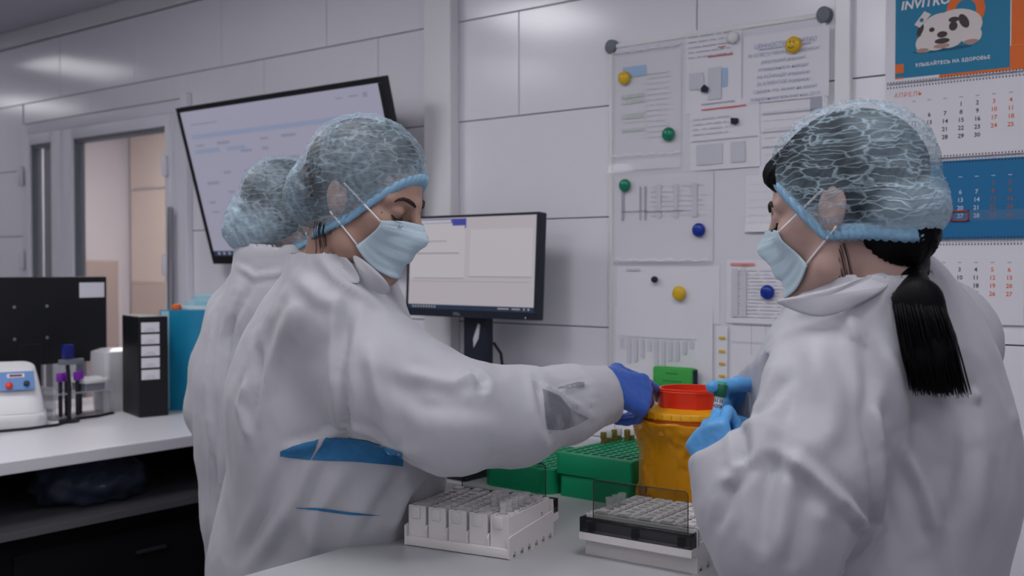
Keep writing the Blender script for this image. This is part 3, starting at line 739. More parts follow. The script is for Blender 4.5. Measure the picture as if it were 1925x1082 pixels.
# ------------------------------------------------------------------ whiteboard
wbx0, wbx1, wbz0, wbz1 = -1.580, -.978, 1.092, 1.988
wbd = empty('whiteboard', ((wbx0 + wbx1) / 2, WALL_Y, (wbz0 + wbz1) / 2), 0, 'whiteboard on the tiled wall covered with papers and magnets', 'whiteboard')
hx, hz = (wbx1 - wbx0) / 2, (wbz1 - wbz0) / 2
B().box((-hx + .006, -.013, -hz + .006), (hx - .006, -.001, hz - .006)).build('board_surface', mat('whiteboard_enamel', (.76, .75, .81), .12), wbd)
fr = B(); t = .012
fr.box((-hx, -.017, hz - t), (hx, -.001, hz), .003); fr.box((-hx, -.017, -hz), (hx, -.001, -hz + t), .003); fr.box((-hx, -.017, -hz + t), (-hx + t, -.001, hz - t), .003); fr.box((hx - t, -.017, -hz + t), (hx, -.001, hz - t), .003)
fr.build('board_frame', M_white, wbd, smooth=True)
for sx in (-1, 1):
    for sz in (1,):
        B().lathe([(.0, -.024), (.010, -.0235), (.016, -.021), (.0175, -.016), (.0175, -.001)], (sx * (hx - .006), 0, sz * (hz - .006)), 20, 'y', squash=(1, 1.15)).build('corner_cap', M_grey, wbd, smooth=True)
fx0 = on_wall(1225, 715)[0]; 
tr = B(); tr.box((-hx + .10, -.065, -hz - .014), (hx - .16, -.001, -hz - .009), .002); tr.box((-hx + .10, -.067, -hz - .014), (hx - .16, -.062, -hz - .002), .0015)
tr.build('pen_tray', mat('tray_grey', (.55, .55, .60), .4), wbd, smooth=True)

BY = WALL_Y - .0132
layer = [0]
def sheet(x0, y0, x1, y1, name, lab, cat='paper', m=None, tilt=0, sub=(6, 8), bow=.0015, curl=0, lay=None, group='papers on the whiteboard'):
    """a hanging sheet; corners read off the board in photo pixels, stored as metres on the board plane"""
    layer[0] += 1
    yy = BY - .0012 - .0009 * (lay if lay is not None else layer[0] % 6)
    a = on_wall(x0, y0, yy); c = on_wall(x0, y1, yy); d = on_wall(x1, y0, yy)
    wd, h = d[0] - a[0], a[2] - c[2]
    b = B(); nx, nz = sub; V = []; F = []
    for k in range(2):
        for j in range(nz + 1):
            for i in range(nx + 1):
                u, v = i / nx, j / nz
                y = -bow * math.sin(math.pi * u) * v - curl * max(0, v - .7) ** 2 * 11 + (.0003 if k else 0)
                V.append((u * wd, y, -v * h))
        o = k * (nx + 1) * (nz + 1)
        for j in range(nz):
            for i in range(nx):
                q = o + j * (nx + 1) + i; f = (q, q + nx + 1, q + nx + 2, q + 1)
                F.append(f if not k else tuple(reversed(f)))
    b.add(V, F)
    ob = b.build(name, m or M_paper, None, loc=(a[0], yy, a[2]), rot=(0, tilt, 0), norm=False)
    tag(ob, lab, cat, group); ob['_w'] = wd; ob['_h'] = h
    return ob, wd, h
def lines(ob, wd, h, rows, m, name, x0=.08, x1=.92, y0=.1, y1=.9, t=.006, jitter=.3, seed=1):
    random.seed(seed); R = []
    for k in range(rows):
        v = y0 + (y1 - y0) * (k + .5) / rows; u = x0
        while u < x1:
            l = random.uniform(.06, .25); e_ = min(u + l, x1 - random.uniform(0, jitter) * .2)
            if e_ > u: R.append((u * wd, -v * h - t * h / 2, e_ * wd, -v * h + t * h / 2))
            u = e_ + .025 + random.uniform(0, .03)
            if u > x1 - .03: break
    return quads(name, R, m, ob, .0036)
def blocks(ob, wd, h, rs, m, name): return quads(name, [(a * wd, -d * h, c * wd, -b_ * h) for a, b_, c, d in rs], m, ob, .0038)

def glint_line(ob, wd, z, y):  # white strip modelled in place of glints on the pocket film
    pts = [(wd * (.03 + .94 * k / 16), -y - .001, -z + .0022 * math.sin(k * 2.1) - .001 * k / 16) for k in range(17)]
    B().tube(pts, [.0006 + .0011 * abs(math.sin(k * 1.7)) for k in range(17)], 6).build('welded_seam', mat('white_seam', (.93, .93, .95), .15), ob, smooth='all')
o, wd, h = sheet(1428, 190, 1556, 330, 'paper_sheet', 'form sheet partly hidden below the typed slogan sheet', lay=0)
lines(o, wd, h, 7, M_paleink, 'printed_text', seed=3); blocks(o, wd, h, [(.76, .02, .93, .22)], M_greyink, 'stamp_photo'); blocks(o, wd, h, [(.05, .18, .9, .19), (.05, .42, .9, .43), (.05, .62, .9, .63)], M_greyink, 'form_rule')
o, wd, h = sheet(1398, 70, 1559, 196, 'paper_sheet', 'typed sheet of blue slogans under the smiling yellow magnet', lay=3)
tl = [('ЦЕННОСТИ ИНВИТРО', .50, .20, .017), ('За ОТВЕТСТВЕННОСТЬ держись!', .48, .32, .013), ('репутацией дорожи!', .48, .43, .013), ('оптимальность наводи!', .48, .54, .013), ('На КОМАНДУ опирайся!', .48, .65, .013), ('За КЛИЕНТОВ подерись!', .48, .75, .013), ('Сделать это, может не хватит', .50, .86, .013), ('предпринимательский наш ДУХ!', .50, .97, .013)]
texts('printed_slogans', [(b_, u * wd, -v * h, s_ * .86, dict(shear=.2)) for b_, u, v, s_ in tl], mat('faded_blue_ink', (.34, .37, .55), .8), o, .0038)
blocks(o, wd, h, [(.2, .22, .8, .228)], M_blueink, 'title_rule')
o, wd, h = sheet(1289, 60, 1394, 214, 'paper_sheet', 'sheet with red underlines and small pictures beneath the white magnet', lay=1)
lines(o, wd, h, 5, M_greyink, 'printed_text', .06, .9, .05, .36, .008, seed=5); blocks(o, wd, h, [(.42, .34, .86, .352), (.60, .24, .74, .25)], M_redink, 'red_underline')
blocks(o, wd, h, [(.08, .52, .34, .72), (.42, .48, .66, .86)], M_paleink, 'small_picture'); blocks(o, wd, h, [(.68, .5, .76, .72)], M_skyink, 'blue_picture')
o, wd, h = sheet(1297, 196, 1428, 322, 'paper_sheet', 'tilted sheet crossed by a long red line', tilt=-.012, lay=2)
blocks(o, wd, h, [(.18, .1, .82, .116)], M_redink, 'red_rule'); blocks(o, wd, h, [(.18, .02, .66, .032), (.03, .56, .98, .57)], M_greyink, 'grey_rule')
lines(o, wd, h, 4, M_paleink, 'printed_text', .05, .6, .2, .5, .02, seed=8); blocks(o, wd, h, [(.1, .62, .48, .92), (.6, .62, .8, .92)], M_paleink, 'faded_table')
# coloured table in a plastic pocket
o, wd, h = sheet(1158, 108, 1280, 322, 'paper_sheet', 'coloured table in a clear pocket at the top left of the board', lay=0)
blocks(o, wd, h, [(.12, .10, .48, .19)], M_skyink, 'blue_header'); blocks(o, wd, h, [(.1, .34, .46, .37), (.1, .39, .46, .42), (.1, .51, .46, .55), (.1, .64, .46, .66)], M_greenink, 'green_row')
blocks(o, wd, h, [(.5, .18, .84, .187), (.5, .36, .62, .366), (.48, .22, .486, .74), (.1, .58, .46, .585), (.1, .66, .46, .664)], M_paleink, 'table_rule'); lines(o, wd, h, 12, M_paleink, 'table_text', .5, .85, .2, .75, .006, seed=9)
o, wd, h = sheet(1147, 98, 1284, 326, 'plastic_pocket', 'glossy clear plastic pocket over the coloured table', 'pocket', M_sleeve, bow=.004, curl=.012, lay=3, sub=(10, 14)); glint_line(o, wd, h * .865, .0075); glint_line(o, wd, .006, .0015)
o, wd, h = sheet(1156, 332, 1341, 492, 'paper_sheet', 'landscape chart sheet beneath the green magnet', lay=1)
blocks(o, wd, h, [(.08, .13, .105, .52), (.27, .13, .285, .52), (.32, .13, .34, .52)], M_greyink, 'chart_bar'); blocks(o, wd, h, [(.08, .41, .36, .42), (.33, .42, .72, .432)], M_greyink, 'chart_rule')
blocks(o, wd, h, [(.44, .12, .49, .5), (.62, .12, .66, .5), (.80, .12, .85, .5)], M_paleink, 'chart_column'); lines(o, wd, h, 7, M_paleink, 'chart_text', .38, .95, .12, .5, .008, seed=12)
o, wd, h = sheet(1151, 330, 1341, 494, 'plastic_pocket', 'clear plastic pocket over the landscape chart', 'pocket', M_sleeve, bow=.002, curl=.010, lay=4, sub=(8, 14)); glint_line(o, wd, h * .965, .0095)
o, wd, h = sheet(1160, 499, 1353, 602, 'paper_sheet', 'blank sheet with the small black and yellow magnets', lay=0)
lines(o, wd, h, 1, M_paleink, 'printed_text', .1, .3, .02, .12, .04, seed=2)
o, wd, h = sheet(1157, 575, 1340, 716, 'paper_sheet', 'lower left sheet with faint columns behind the green eraser', lay=2)
random.seed(21); blocks(o, wd, h, [(.06 + .072 * k, .42, .10 + .072 * k, .5 + .35 * random.random()) for k in range(11)], M_paleink, 'faint_column'); blocks(o, wd, h, [(.05, .385, .85, .395)], M_paleink, 'faint_rule')
o, wd, h = sheet(1402, 330, 1478, 436, 'paper_sheet', 'pale sheet behind the mask of the right woman', lay=1, curl=.006); lines(o, wd, h, 6, M_paleink, 'printed_text', seed=31)
o, wd, h = sheet(1366, 488, 1512, 606, 'paper_sheet', 'table sheet with pink heading under the right blue magnet', lay=2)
blocks(o, wd, h, [(.06, .05, .38, .09)], mat('pink_ink', (.85, .30, .30), .8), 'pink_heading'); blocks(o, wd, h, [(.20, .08, .28, .105)], mat('amber_ink', (.75, .50, .25), .8), 'amber_mark')
lines(o, wd, h, 14, M_paleink, 'table_text', .08, .95, .14, .92, .012, seed=17); blocks(o, wd, h, [(.08, .14, .16, .9), (.2, .14, .27, .9)], M_paleink, 'table_column')
o, wd, h = sheet(1374, 606, 1510, 722, 'paper_sheet', 'sheet with a turquoise mark beside the shoulder of the right woman', lay=0)
blocks(o, wd, h, [(.02, .0, .98, .02), (.3, .02, .305, .5), (.5, .02, .505, .5), (.02, .3, .9, .306)], M_greyink, 'grid_rule'); blocks(o, wd, h, [(.55, .20, .68, .27)], mat('turquoise_ink', (.02, .42, .50), .7), 'turquoise_mark'); blocks(o, wd, h, [(.72, .06, .9, .1)], mat('ochre_ink', (.6, .45, .25), .7), 'ochre_mark')
o, wd, h = sheet(1346, 612, 1368, 722, 'paper_strip', 'narrow paper strip with four yellow marks', lay=3, sub=(2, 4)); blocks(o, wd, h, [(.3, .18, .85, .22), (.3, .41, .85, .45), (.3, .62, .85, .66), (.3, .83, .85, .87)], M_yellow, 'yellow_mark')

def magnet(x, y, r, m, lab, poly=False, smile=False):
    p_ = on_wall(x, y, BY - .012)
    if poly:
        o = B().prism([(-.008, -.007), (.007, -.009), (.010, .002), (.000, .011), (-.009, .003)] if poly == 1 else [(-.009, .008), (.009, .006), (.010, -.004), (.001, -.009), (-.008, -.007)], -.002, .0045, 'y').build('magnet', m, loc=p_)
    else:
        o = B().lathe([(r * .9, .005), (r, .003), (r, -.001), (r * .93, -.004), (r * .7, -.007), (r * .35, -.0085), (0, -.009)], n=28, axis='y').build('magnet', m, loc=p_, smooth=True)
    tag(o, lab, 'magnet', 'magnets on the whiteboard')
    if smile:
        ey = B()
        for (u, v) in ((-.0035, .006), (.0045, .0045)): ey.ball((u, -.0085, v), .0022, 8, (.6, .5, 1.25))
        ey.build('eyes_print', M_ink, o, smooth=True)
        B().tube([(-.0095 + .019 * k / 10 - .001, -.0066 - .0022 * math.sin(math.pi * k / 10), -.004 - .0055 * math.sin(math.pi * k / 10) + .0012 * (k / 10)) for k in range(11)], .0009).build('mouth_print', M_ink, o, smooth=True)
    return o
magnet(1173, 146, .0175, M_yellow, 'yellow round magnet at the top left of the whiteboard')
magnet(1256, 252, .0175, M_greenmag, 'green round magnet on the clear pocket with the coloured table')
magnet(1491, 84, .0195, M_yellow, 'yellow magnet with a smiling face', smile=True)
magnet(1377, 70, .0145, M_white, 'white round magnet near the top of the whiteboard')
magnet(1324, 167, .01, M_ink, 'black five-sided magnet on the sheet with small pictures', poly=1)
magnet(1380, 227, .01, M_ink, 'black angular magnet just below the long red line', poly=2)
magnet(1174, 348, .0165, M_greenmag, 'green round magnet on the landscape chart sheet')
magnet(1313, 432, .0175, M_bluemag, 'blue round magnet on the landscape chart sheet')
magnet(1230, 525, .0085, M_ink, 'small black round magnet on the blank sheet')
magnet(1276, 551, .0185, M_yellow, 'yellow round magnet on the blank lower sheet')
magnet(1442, 549, .0175, M_bluemag, 'blue round magnet near the collar of the right woman')

# eraser on the tray
p0 = on_wall(1232, 714, WALL_Y - .04); p1 = on_wall(1307, 714, WALL_Y - .04)
ew = p1[0] - p0[0]; ez = wbz0 - .009
er = empty('board_eraser', ((p0[0] + p1[0]) / 2, WALL_Y - .040, ez), 0, 'bright green board eraser standing on the pen tray', 'eraser')
B().box((-ew / 2, -.016, 0), (ew / 2, .012, .056), .006, 3).build('foam_block', M_lime, er, smooth=True)
B().box((ew / 2 - .006, -.012, .004), (ew / 2 + .001, .0125, .052), .002).build('felt_pad', M_ink, er)
M_dkg = mat('dark_green_print', (.01, .10, .03), .7)
quads('print_mark', [(-.018 + k * .005, .0385, -.0145 + k * .005, .0415) for k in range(7)] + [(-.026 + k * .0055, .0195, -.0215 + k * .0055, .022) for k in range(10)], M_dkg, er, .0163)
mk = empty('marker_cap', ((p1[0]) + .016, WALL_Y - .045, ez + .0065), 0, 'turquoise marker lying beside the green eraser', 'marker')
B().lathe([(.004, -.03), (.006, -.028), (.006, .0), (.0055, .001)], axis='x', n=12).build('cap', mat('turquoise_plastic', (.01, .32, .30), .4), mk, smooth=True)
B().lathe([(.0055, .0015), (.0055, .045), (.003, .048)], axis='x', n=12).build('barrel', M_white, mk, smooth=True)

# ------------------------------------------------------------------ wall calendar
cx0, cx1 = -.842, -.548; CY = WALL_Y - .004; cw = cx1 - cx0
cal = empty('wall_calendar', (cx0, CY, 0), 0, 'three-month wall calendar with a dog picture, right of the whiteboard', 'calendar')
def leafb(name, z0, z1, m, y=0): return B().box((0, -.003 + y, z0), (cw, 0 + y, z1), .0004).build(name, m, cal)
pic = leafb('picture_leaf', 1.806, 2.06, M_paper)
m1 = leafb('month_leaf', 1.634, 1.800, M_paper); m2 = leafb('month_leaf', 1.455, 1.626, M_tealblue); m3 = leafb('month_leaf', 1.272, 1.447, M_paper)
def polyq(name, poly, m, parent, lift):
    b = B(); b.add([(u, -lift, v) for u, v in poly], [tuple(range(len(poly)))]); return b.build(name, m, parent, norm=False)
L0 = .0032
quads('orange_ground', [(.118, 1.809, cw - .002, 1.86), (cw - .03, 1.8602, cw - .002, 2.058)], M_orange, pic, L0)
quads('teal_ground', [(.022, 1.815, cw - .032, 2.058)], M_teal, pic, L0 + .0002)
quads('white_notch', [(.022, 1.809, .118, 1.8148), (.0415, 1.815, .118, 1.8158)], M_paper, pic, L0 + .0003)
quads('orange_square', [(.0222, 1.828, .041, 1.848), (.0222, 1.815, .041, 1.8185)], M_orange, pic, L0 + .0004)
texts('company_lettering', [('INVITRO', .034, 1.968, .026, dict(align='LEFT', bold=.0008, spacing=1.05, shear=.15)), ('УЛЫБАЙТЕСЬ НА ЗДОРОВЬЕ', .145, 1.838, .0100, dict(bold=.0003, spacing=1.12))], mat('white_lettering', (.8, .79, .83), .6), pic, L0 + .0008)
# orange ring behind the dog
rc, rz = (.172, 1.948), (.040, .022); n = 32; V = []; F = []
for k in range(n):
    a = 2 * math.pi * k / n
    V += [(rc[0] + rz[0] * math.cos(a), -L0 - .0005, rc[1] + rz[0] * math.sin(a) * 1.05), (rc[0] + rz[1] * math.cos(a), -L0 - .0005, rc[1] + rz[1] * math.sin(a) * 1.05)]
for k in range(n): q = (k + 1) % n; F.append((2 * k, 2 * q, 2 * q + 1, 2 * k + 1))
B().add(V, F).build('orange_ring', M_orange, pic, norm=False)
def oval(cx, cz, rx, rz_, n=24, rot=0):
    return [(cx + rx * math.cos(a) * math.cos(rot) - rz_ * math.sin(a) * math.sin(rot), cz + rx * math.cos(a) * math.sin(rot) + rz_ * math.sin(a) * math.cos(rot)) for a in [2 * math.pi * k / n for k in range(n)]]
dogw = mat('dog_white_print', (.72, .66, .64), .6); dogd = mat('dog_dark_print', (.06, .04, .04), .6); dogp = mat('dog_pink_print', (.45, .28, .24), .6)
def paint(shapes, m, name, lift):
    for k, s_ in enumerate(shapes):
        b = B(); b.add([(u, -lift - k * .00002, v) for u, v in s_], [tuple(range(len(s_)))]); b.build(name, m, pic, norm=False)
D = .122; Z = 1.905
paint([oval(D, Z - .035, .063, .004)], mat('print_shadow', (.002, .10, .18), .6), 'dog_ground', L0 + .0009)
paint([oval(D + .03, Z + .012, .055, .036), oval(D - .035, Z - .018, .02, .02), oval(D + .062, Z - .012, .022, .02)], dogw, 'dog_body', L0 + .0010)
paint([oval(D, Z + .008, .044, .036), oval(D - .012, Z - .018, .028, .018), oval(D + .016, Z - .016, .028, .018)], dogw, 'dog_head', L0 + .0012)
paint([oval(D - .045, Z + .012, .006, .014, rot=-.4), oval(D + .047, Z + .020, .009, .017, rot=.5), oval(D + .026, Z + .026, .011, .006)], dogd, 'dog_ear', L0 + .0014)
paint([oval(D - .020, Z + .010, .006, .005), oval(D + .025, Z + .012, .009, .010), oval(D + .002, Z - .003, .011, .007), oval(D + .002, Z - .017, .016, .006)], dogd, 'dog_feature', L0 + .0016)
paint([oval(D + .001, Z - .028, .017, .005), oval(D - .04, Z - .033, .014, .005), oval(D + .062, Z - .026, .016, .005)], dogp, 'dog_paw', L0 + .0017)
paint([[(D - .058, Z + .026), (D - .036, Z + .053), (D - .022, Z + .044), (D - .046, Z + .018)]], dogw, 'dog_hat', L0 + .0018)
paint([oval(D - .042, Z + .034, .0045, .0045)], M_teal, 'hat_mark', L0 + .0020)
# spiral binding: rows of holes and wire rings
def spiral(z, parent, n=44):
    b = B()
    for k in range(n):
        x = .006 + (cw - .012) * k / (n - 1); b.box((x - .0012, -L0 - .0003, z - .0014), (x + .0012, -L0 + .0004, z + .0014))
    return b
for z, parent in ((1.8085, pic), (1.7965, m1), (1.6375, m1), (1.6225, m2), (1.4585, m2), (1.4435, m3)):
    spiral(z, parent).build('punched_holes', M_ink, parent)
for z in (1.8025, 1.6300, 1.4510):
    b = B()
    for k in range(44):
        x = .006 + (cw - .012) * k / 43; b.tube([(x, -L0 + .001, z - .006), (x, -.0065, z - .003), (x, -.0065, z + .003), (x, -L0 + .001, z + .006)], .0005, 4)
    o = b.build('wire_binding', mat('wire', (.45, .46, .50), .35, .6), cal); o['kind'] = 'stuff'
def month(parent, ztop, first, days, mi, mw_, title=None, rows_from=0):
    cxs = [.064 + .0335 * k for k in range(7)]; rp = .0172; z0 = ztop
    A, W_ = [], []
    for d in range(1, days + 1):
        q = first + d - 1; c, r = q % 7, q // 7
        (W_ if c >= 5 else A).append((str(d), cxs[c], z0 - r * rp, .0128, dict(bold=.00022)))
    texts('date_numbers', A, mi, parent, L0 + .0003); texts('weekend_numbers', W_, mw_, parent, L0 + .0003)
    quads('weekday_heads', [(cxs[c] - .004, z0 + .0185, cxs[c] + .004, z0 + .0205) for c in range(7)], M_greyink if mi is M_ink else M_skyink, parent, L0 + .0003)
    if title: texts('month_name', [(title, .020, z0 + .031, .014, dict(align='LEFT', spacing=1.15))], M_orangeink, parent, L0 + .0003)
month(m1, 1.743, 3, 30, M_ink, M_orangeink, 'АПРЕЛЬ')
month(m2, 1.570, 5, 31, mat('white_print', (.62, .68, .78), .6), mat('dull_orange_print', (.34, .10, .06), .6), 'МАЙ')
month(m3, 1.385, 1, 30, M_ink, M_orangeink, 'ИЮНЬ')
# sliding date frame
zc = 1.570 - 4 * .0172 + .0045; xc = .064 + .0335 * 3
fb = B(); fw, fh = .0185, .0115
for a in ((-fw, -fh, fw, -fh + .0025), (-fw, fh - .0025, fw, fh), (-fw, -fh, -fw + .0025, fh), (fw - .0025, -fh, fw, fh)): fb.box((xc + a[0], -.0075, zc + a[1]), (xc + a[2], -.0055, zc + a[3]))
dm = fb.build('date_marker', mat('red_marker', (.55, .02, .03), .35), cal)
B().box((.0, -.0052, zc - .011), (cw, -.0049, zc + .011)).build('marker_band', alpha_mat('clear_band', (.3, .45, .6), .1, .10), cal)
# ------------------------------------------------------------------ people: implicit surfaces meshed with surface nets
def axis_pts(lo, hi, h, fine=None):
    if fine is None: return np.arange(lo, hi + h, h)
    f0, f1, hf = fine
    parts = []
    if f0 > lo: parts.append(np.arange(lo, f0 - h * .5, h))
    parts.append(np.arange(f0, f1, hf))
    if hi > f1: parts.append(np.arange(f1 + h * .5, hi + h, h))
    return np.concatenate(parts)
class Sdf:
    def __init__(s, xs, ys, zs):
        s.a = [np.asarray(v, np.float64) for v in (xs, ys, zs)]
        s.F = np.full([len(v) for v in s.a], 1.0, np.float32)
    def _sl(s, lo, hi):
        sl = []
        for i in range(3):
            a = np.searchsorted(s.a[i], lo[i]); b = np.searchsorted(s.a[i], hi[i])
            if b - a < 1: return None
            sl.append(slice(a, b))
        return tuple(sl)
    def _do(s, lo, hi, fn, k, sub):
        pad = max(k, .004) * 1.6 + .012
        sl = s._sl(np.asarray(lo) - pad, np.asarray(hi) + pad)
        if sl is None: return s
        p = [s.a[0][sl[0]][:, None, None], s.a[1][sl[1]][None, :, None], s.a[2][sl[2]][None, None, :]]
        d = fn(p); a = s.F[sl]
        if sub: d = -d; h = np.clip(.5 - .5 * (a - d) / k, 0, 1) if k else (d > a) * 1.0; r = a * (1 - h) + d * h + k * h * (1 - h)
        else: h = np.clip(.5 + .5 * (a - d) / k, 0, 1) if k else (d < a) * 1.0; r = a * (1 - h) + d * h - k * h * (1 - h)
        s.F[sl] = r; return s
    def cone(s, a, b, ra, rb, k=.01, sub=False, sq=None):
        a = np.asarray(a, float); b = np.asarray(b, float)
        S = np.eye(3); m = 1.0
        if sq is not None: ax = np.asarray(sq[0], float); ax /= np.linalg.norm(ax); S = np.eye(3) + (1 / sq[1] - 1) * np.outer(ax, ax); m = min(1, sq[1])
        big = max(ra, rb) * (max(1, sq[1]) if sq is not None else 1)
        lo = np.minimum(a, b) - big; hi = np.maximum(a, b) + big
        a2, b2 = S @ a, S @ b; ab = b2 - a2; L2 = max(ab @ ab, 1e-9)
        def fn(p):
            q = [S[i, 0] * p[0] + S[i, 1] * p[1] + S[i, 2] * p[2] - a2[i] for i in range(3)]
            t = np.clip((q[0] * ab[0] + q[1] * ab[1] + q[2] * ab[2]) / L2, 0, 1)
            return (np.sqrt(sum((q[i] - t * ab[i]) ** 2 for i in range(3))) - (ra + (rb - ra) * t)) * m
        return s._do(lo, hi, fn, k, sub)
    def ell(s, c, r, R=None, k=.01, sub=False):
        c = np.asarray(c, float); R = np.eye(3) if R is None else np.asarray(R, float); r = np.asarray(r, float); big = r.max()
        def fn(p):
            d = [p[i] - c[i] for i in range(3)]
            q = [(R[0, i] * d[0] + R[1, i] * d[1] + R[2, i] * d[2]) for i in range(3)]
            k0 = np.sqrt(sum((q[i] / r[i]) ** 2 for i in range(3))); k1 = np.sqrt(sum((q[i] / r[i] ** 2) ** 2 for i in range(3))) + 1e-9
            return k0 * (k0 - 1) / k1
        return s._do(c - big, c + big, fn, k, sub)
    def chain(s, pts, rs, k=.02, sub=False, sq=None):
        for i in range(len(pts) - 1): s.cone(pts[i], pts[i + 1], rs[i], rs[i + 1], k, sub, sq)
        return s
    def half(s, fn, lo, hi, k=.0):      # cut away where fn(p) < 0 ... fn given on broadcast grids
        return s._do(lo, hi, lambda p: fn(p), k, True)
    def mesh(s):
        F = s.F; S = F < 0; xs, ys, zs = s.a
        c = np.zeros([n - 1 for n in F.shape], np.int8)
        cor = [(i, j, k) for i in (0, 1) for j in (0, 1) for k in (0, 1)]
        sh = [n - 1 for n in F.shape]
        for (i, j, k) in cor: c += S[i:i + sh[0], j:j + sh[1], k:k + sh[2]]
        act = (c > 0) & (c < 8); I, J, K = np.nonzero(act); n = len(I)
        idx = -np.ones(act.shape, np.int32); idx[I, J, K] = np.arange(n)
        pos = np.zeros((n, 3)); cnt = np.zeros(n)
        for a in cor:
            for ax in range(3):
                if a[ax]: continue
                b = list(a); b[ax] = 1
                fa = F[I + a[0], J + a[1], K + a[2]]; fb = F[I + b[0], J + b[1], K + b[2]]
                m = (fa < 0) != (fb < 0); t = np.where(m, fa / np.where(m, fa - fb, 1), 0)
                pa = np.stack([xs[I + a[0]], ys[J + a[1]], zs[K + a[2]]], 1); pb = np.stack([xs[I + b[0]], ys[J + b[1]], zs[K + b[2]]], 1)
                pos += np.where(m[:, None], pa + (pb - pa) * t[:, None], 0); cnt += m
        pos /= cnt[:, None]
        Q = []
        for ax in range(3):
            s0 = [slice(1, -1)] * 3; s1 = [slice(1, -1)] * 3; s0[ax] = slice(0, -1); s1[ax] = slice(1, None)
            A_ = S[tuple(s0)]; B_ = S[tuple(s1)]
            i, j, k = np.nonzero(A_ != B_); ins = A_[i, j, k]
            o = [i + (0 if ax == 0 else 1), j + (0 if ax == 1 else 1), k + (0 if ax == 2 else 1)]
            u, v = [(1, 2), (2, 0), (0, 1)][ax]
            def g(du, dv):
                q = [o[0].copy(), o[1].copy(), o[2].copy()]; q[u] -= du; q[v] -= dv; return idx[q[0], q[1], q[2]]
            q = np.stack([g(1, 1), g(0, 1), g(0, 0), g(1, 0)], 1)
            q[~ins] = q[~ins][:, ::-1]
            Q.append(q)
        Q = np.concatenate(Q); Q = Q[(Q >= 0).all(1)]
        return pos, Q
def smooth(V, Q, it=1, f=.5):
    e = np.concatenate([Q[:, [0, 1]], Q[:, [1, 2]], Q[:, [2, 3]], Q[:, [3, 0]]]); e = np.concatenate([e, e[:, ::-1]])
    deg = np.bincount(e[:, 0], minlength=len(V))[:, None].clip(1)
    for _ in range(it):
        m = np.stack([np.bincount(e[:, 0], V[e[:, 1], i], len(V)) for i in range(3)], 1) / deg
        V = V + (m - V) * f
    return V
def normals(V, Q):
    n = np.cross(V[Q[:, 2]] - V[Q[:, 0]], V[Q[:, 3]] - V[Q[:, 1]])
    N = np.stack([sum(np.bincount(Q[:, c], n[:, i], len(V)) for c in range(4)) for i in range(3)], 1)
    return N / (np.linalg.norm(N, axis=1)[:, None] + 1e-12)
def np_obj(name, V, Q, m, parent=None):
    me = bpy.data.meshes.new(name); me.vertices.add(len(V)); me.vertices.foreach_set('co', np.ascontiguousarray(V, np.float32).ravel())
    k = Q.shape[1]
    me.loops.add(Q.size); me.loops.foreach_set('vertex_index', np.ascontiguousarray(Q, np.int32).ravel())
    me.polygons.add(len(Q)); me.polygons.foreach_set('loop_start', np.arange(len(Q), dtype=np.int32) * k)
    me.update(calc_edges=True); me.validate(); me.shade_smooth()
    me.materials.append(m); o = bpy.data.objects.new(name, me); link(o, parent); return o
def bvh_of(V, Q): return BVHTree.FromPolygons([tuple(v) for v in V], [tuple(int(i) for i in q) for q in Q])
def hit(bv, x, y):
    r = bv.ray_cast(Vector(CAMP), Vector(ray(x, y)).normalized()); return (np.array(r[0]), np.array(r[1])) if r[0] is not None else (None, None)
def vnoise(V, sc, seed=0):
    o = Vector((seed * 3.1, seed * 7.7, seed * 1.3)); f = mnoise.noise
    return np.array([f(Vector(v) * sc + o) for v in V])
def creases(V, N, bv, lines_, default=(.006, .012)):
    """raise or sink cloth along 3D polylines that are found on the cloth itself"""
    D = np.zeros(len(V))
    for ln in lines_:
        amp, sig = ln[1] if len(ln) > 1 else default
        pts = []
        for (x0, y0), (x1, y1) in zip(ln[0][:-1], ln[0][1:]):
            n = max(2, int(math.hypot(x1 - x0, y1 - y0) / 8))
            for t in np.linspace(0, 1, n):
                h, _ = hit(bv, x0 + (x1 - x0) * t, y0 + (y1 - y0) * t)
                if h is not None: pts.append(h)
        if len(pts) < 2: continue
        pts = np.array(pts); L = len(pts); lo, hi = pts.min(0) - 3 * sig, pts.max(0) + 3 * sig
        sel = np.nonzero(((V > lo) & (V < hi)).all(1))[0]
        if not len(sel): continue
        d2 = ((V[sel][:, None, :] - pts[None]) ** 2).sum(2); j = d2.argmin(1); d = np.sqrt(d2.min(1))
        tt = j / (L - 1); fade = np.clip(np.minimum(tt, 1 - tt) * 5 + .15, 0, 1)
        amp = amp * 1.35; sig = sig * .85
        D[sel] += amp * fade * np.exp(-(d / sig) ** 2) - amp * .35 * fade * np.exp(-((d - 1.9 * sig) / sig) ** 2)
    return V + N * D[:, None]

def frame(fr, ff, pitch, roll=0):
    """axes (forward, left, up) of a head; fr, ff: how far it looks to the photo's right and away"""
    f = RT * fr + _F0 * ff; f /= np.linalg.norm(f)
    left = np.cross([0, 0, 1], f); p = math.radians(pitch)
    fw = f * math.cos(p) - np.array([0, 0, 1]) * math.sin(p); up = np.cross(fw, left)
    if roll:
        r = math.radians(roll); left, up = left * math.cos(r) + up * math.sin(r), up * math.cos(r) - left * math.sin(r)
    return np.stack([fw, left, up], 1)

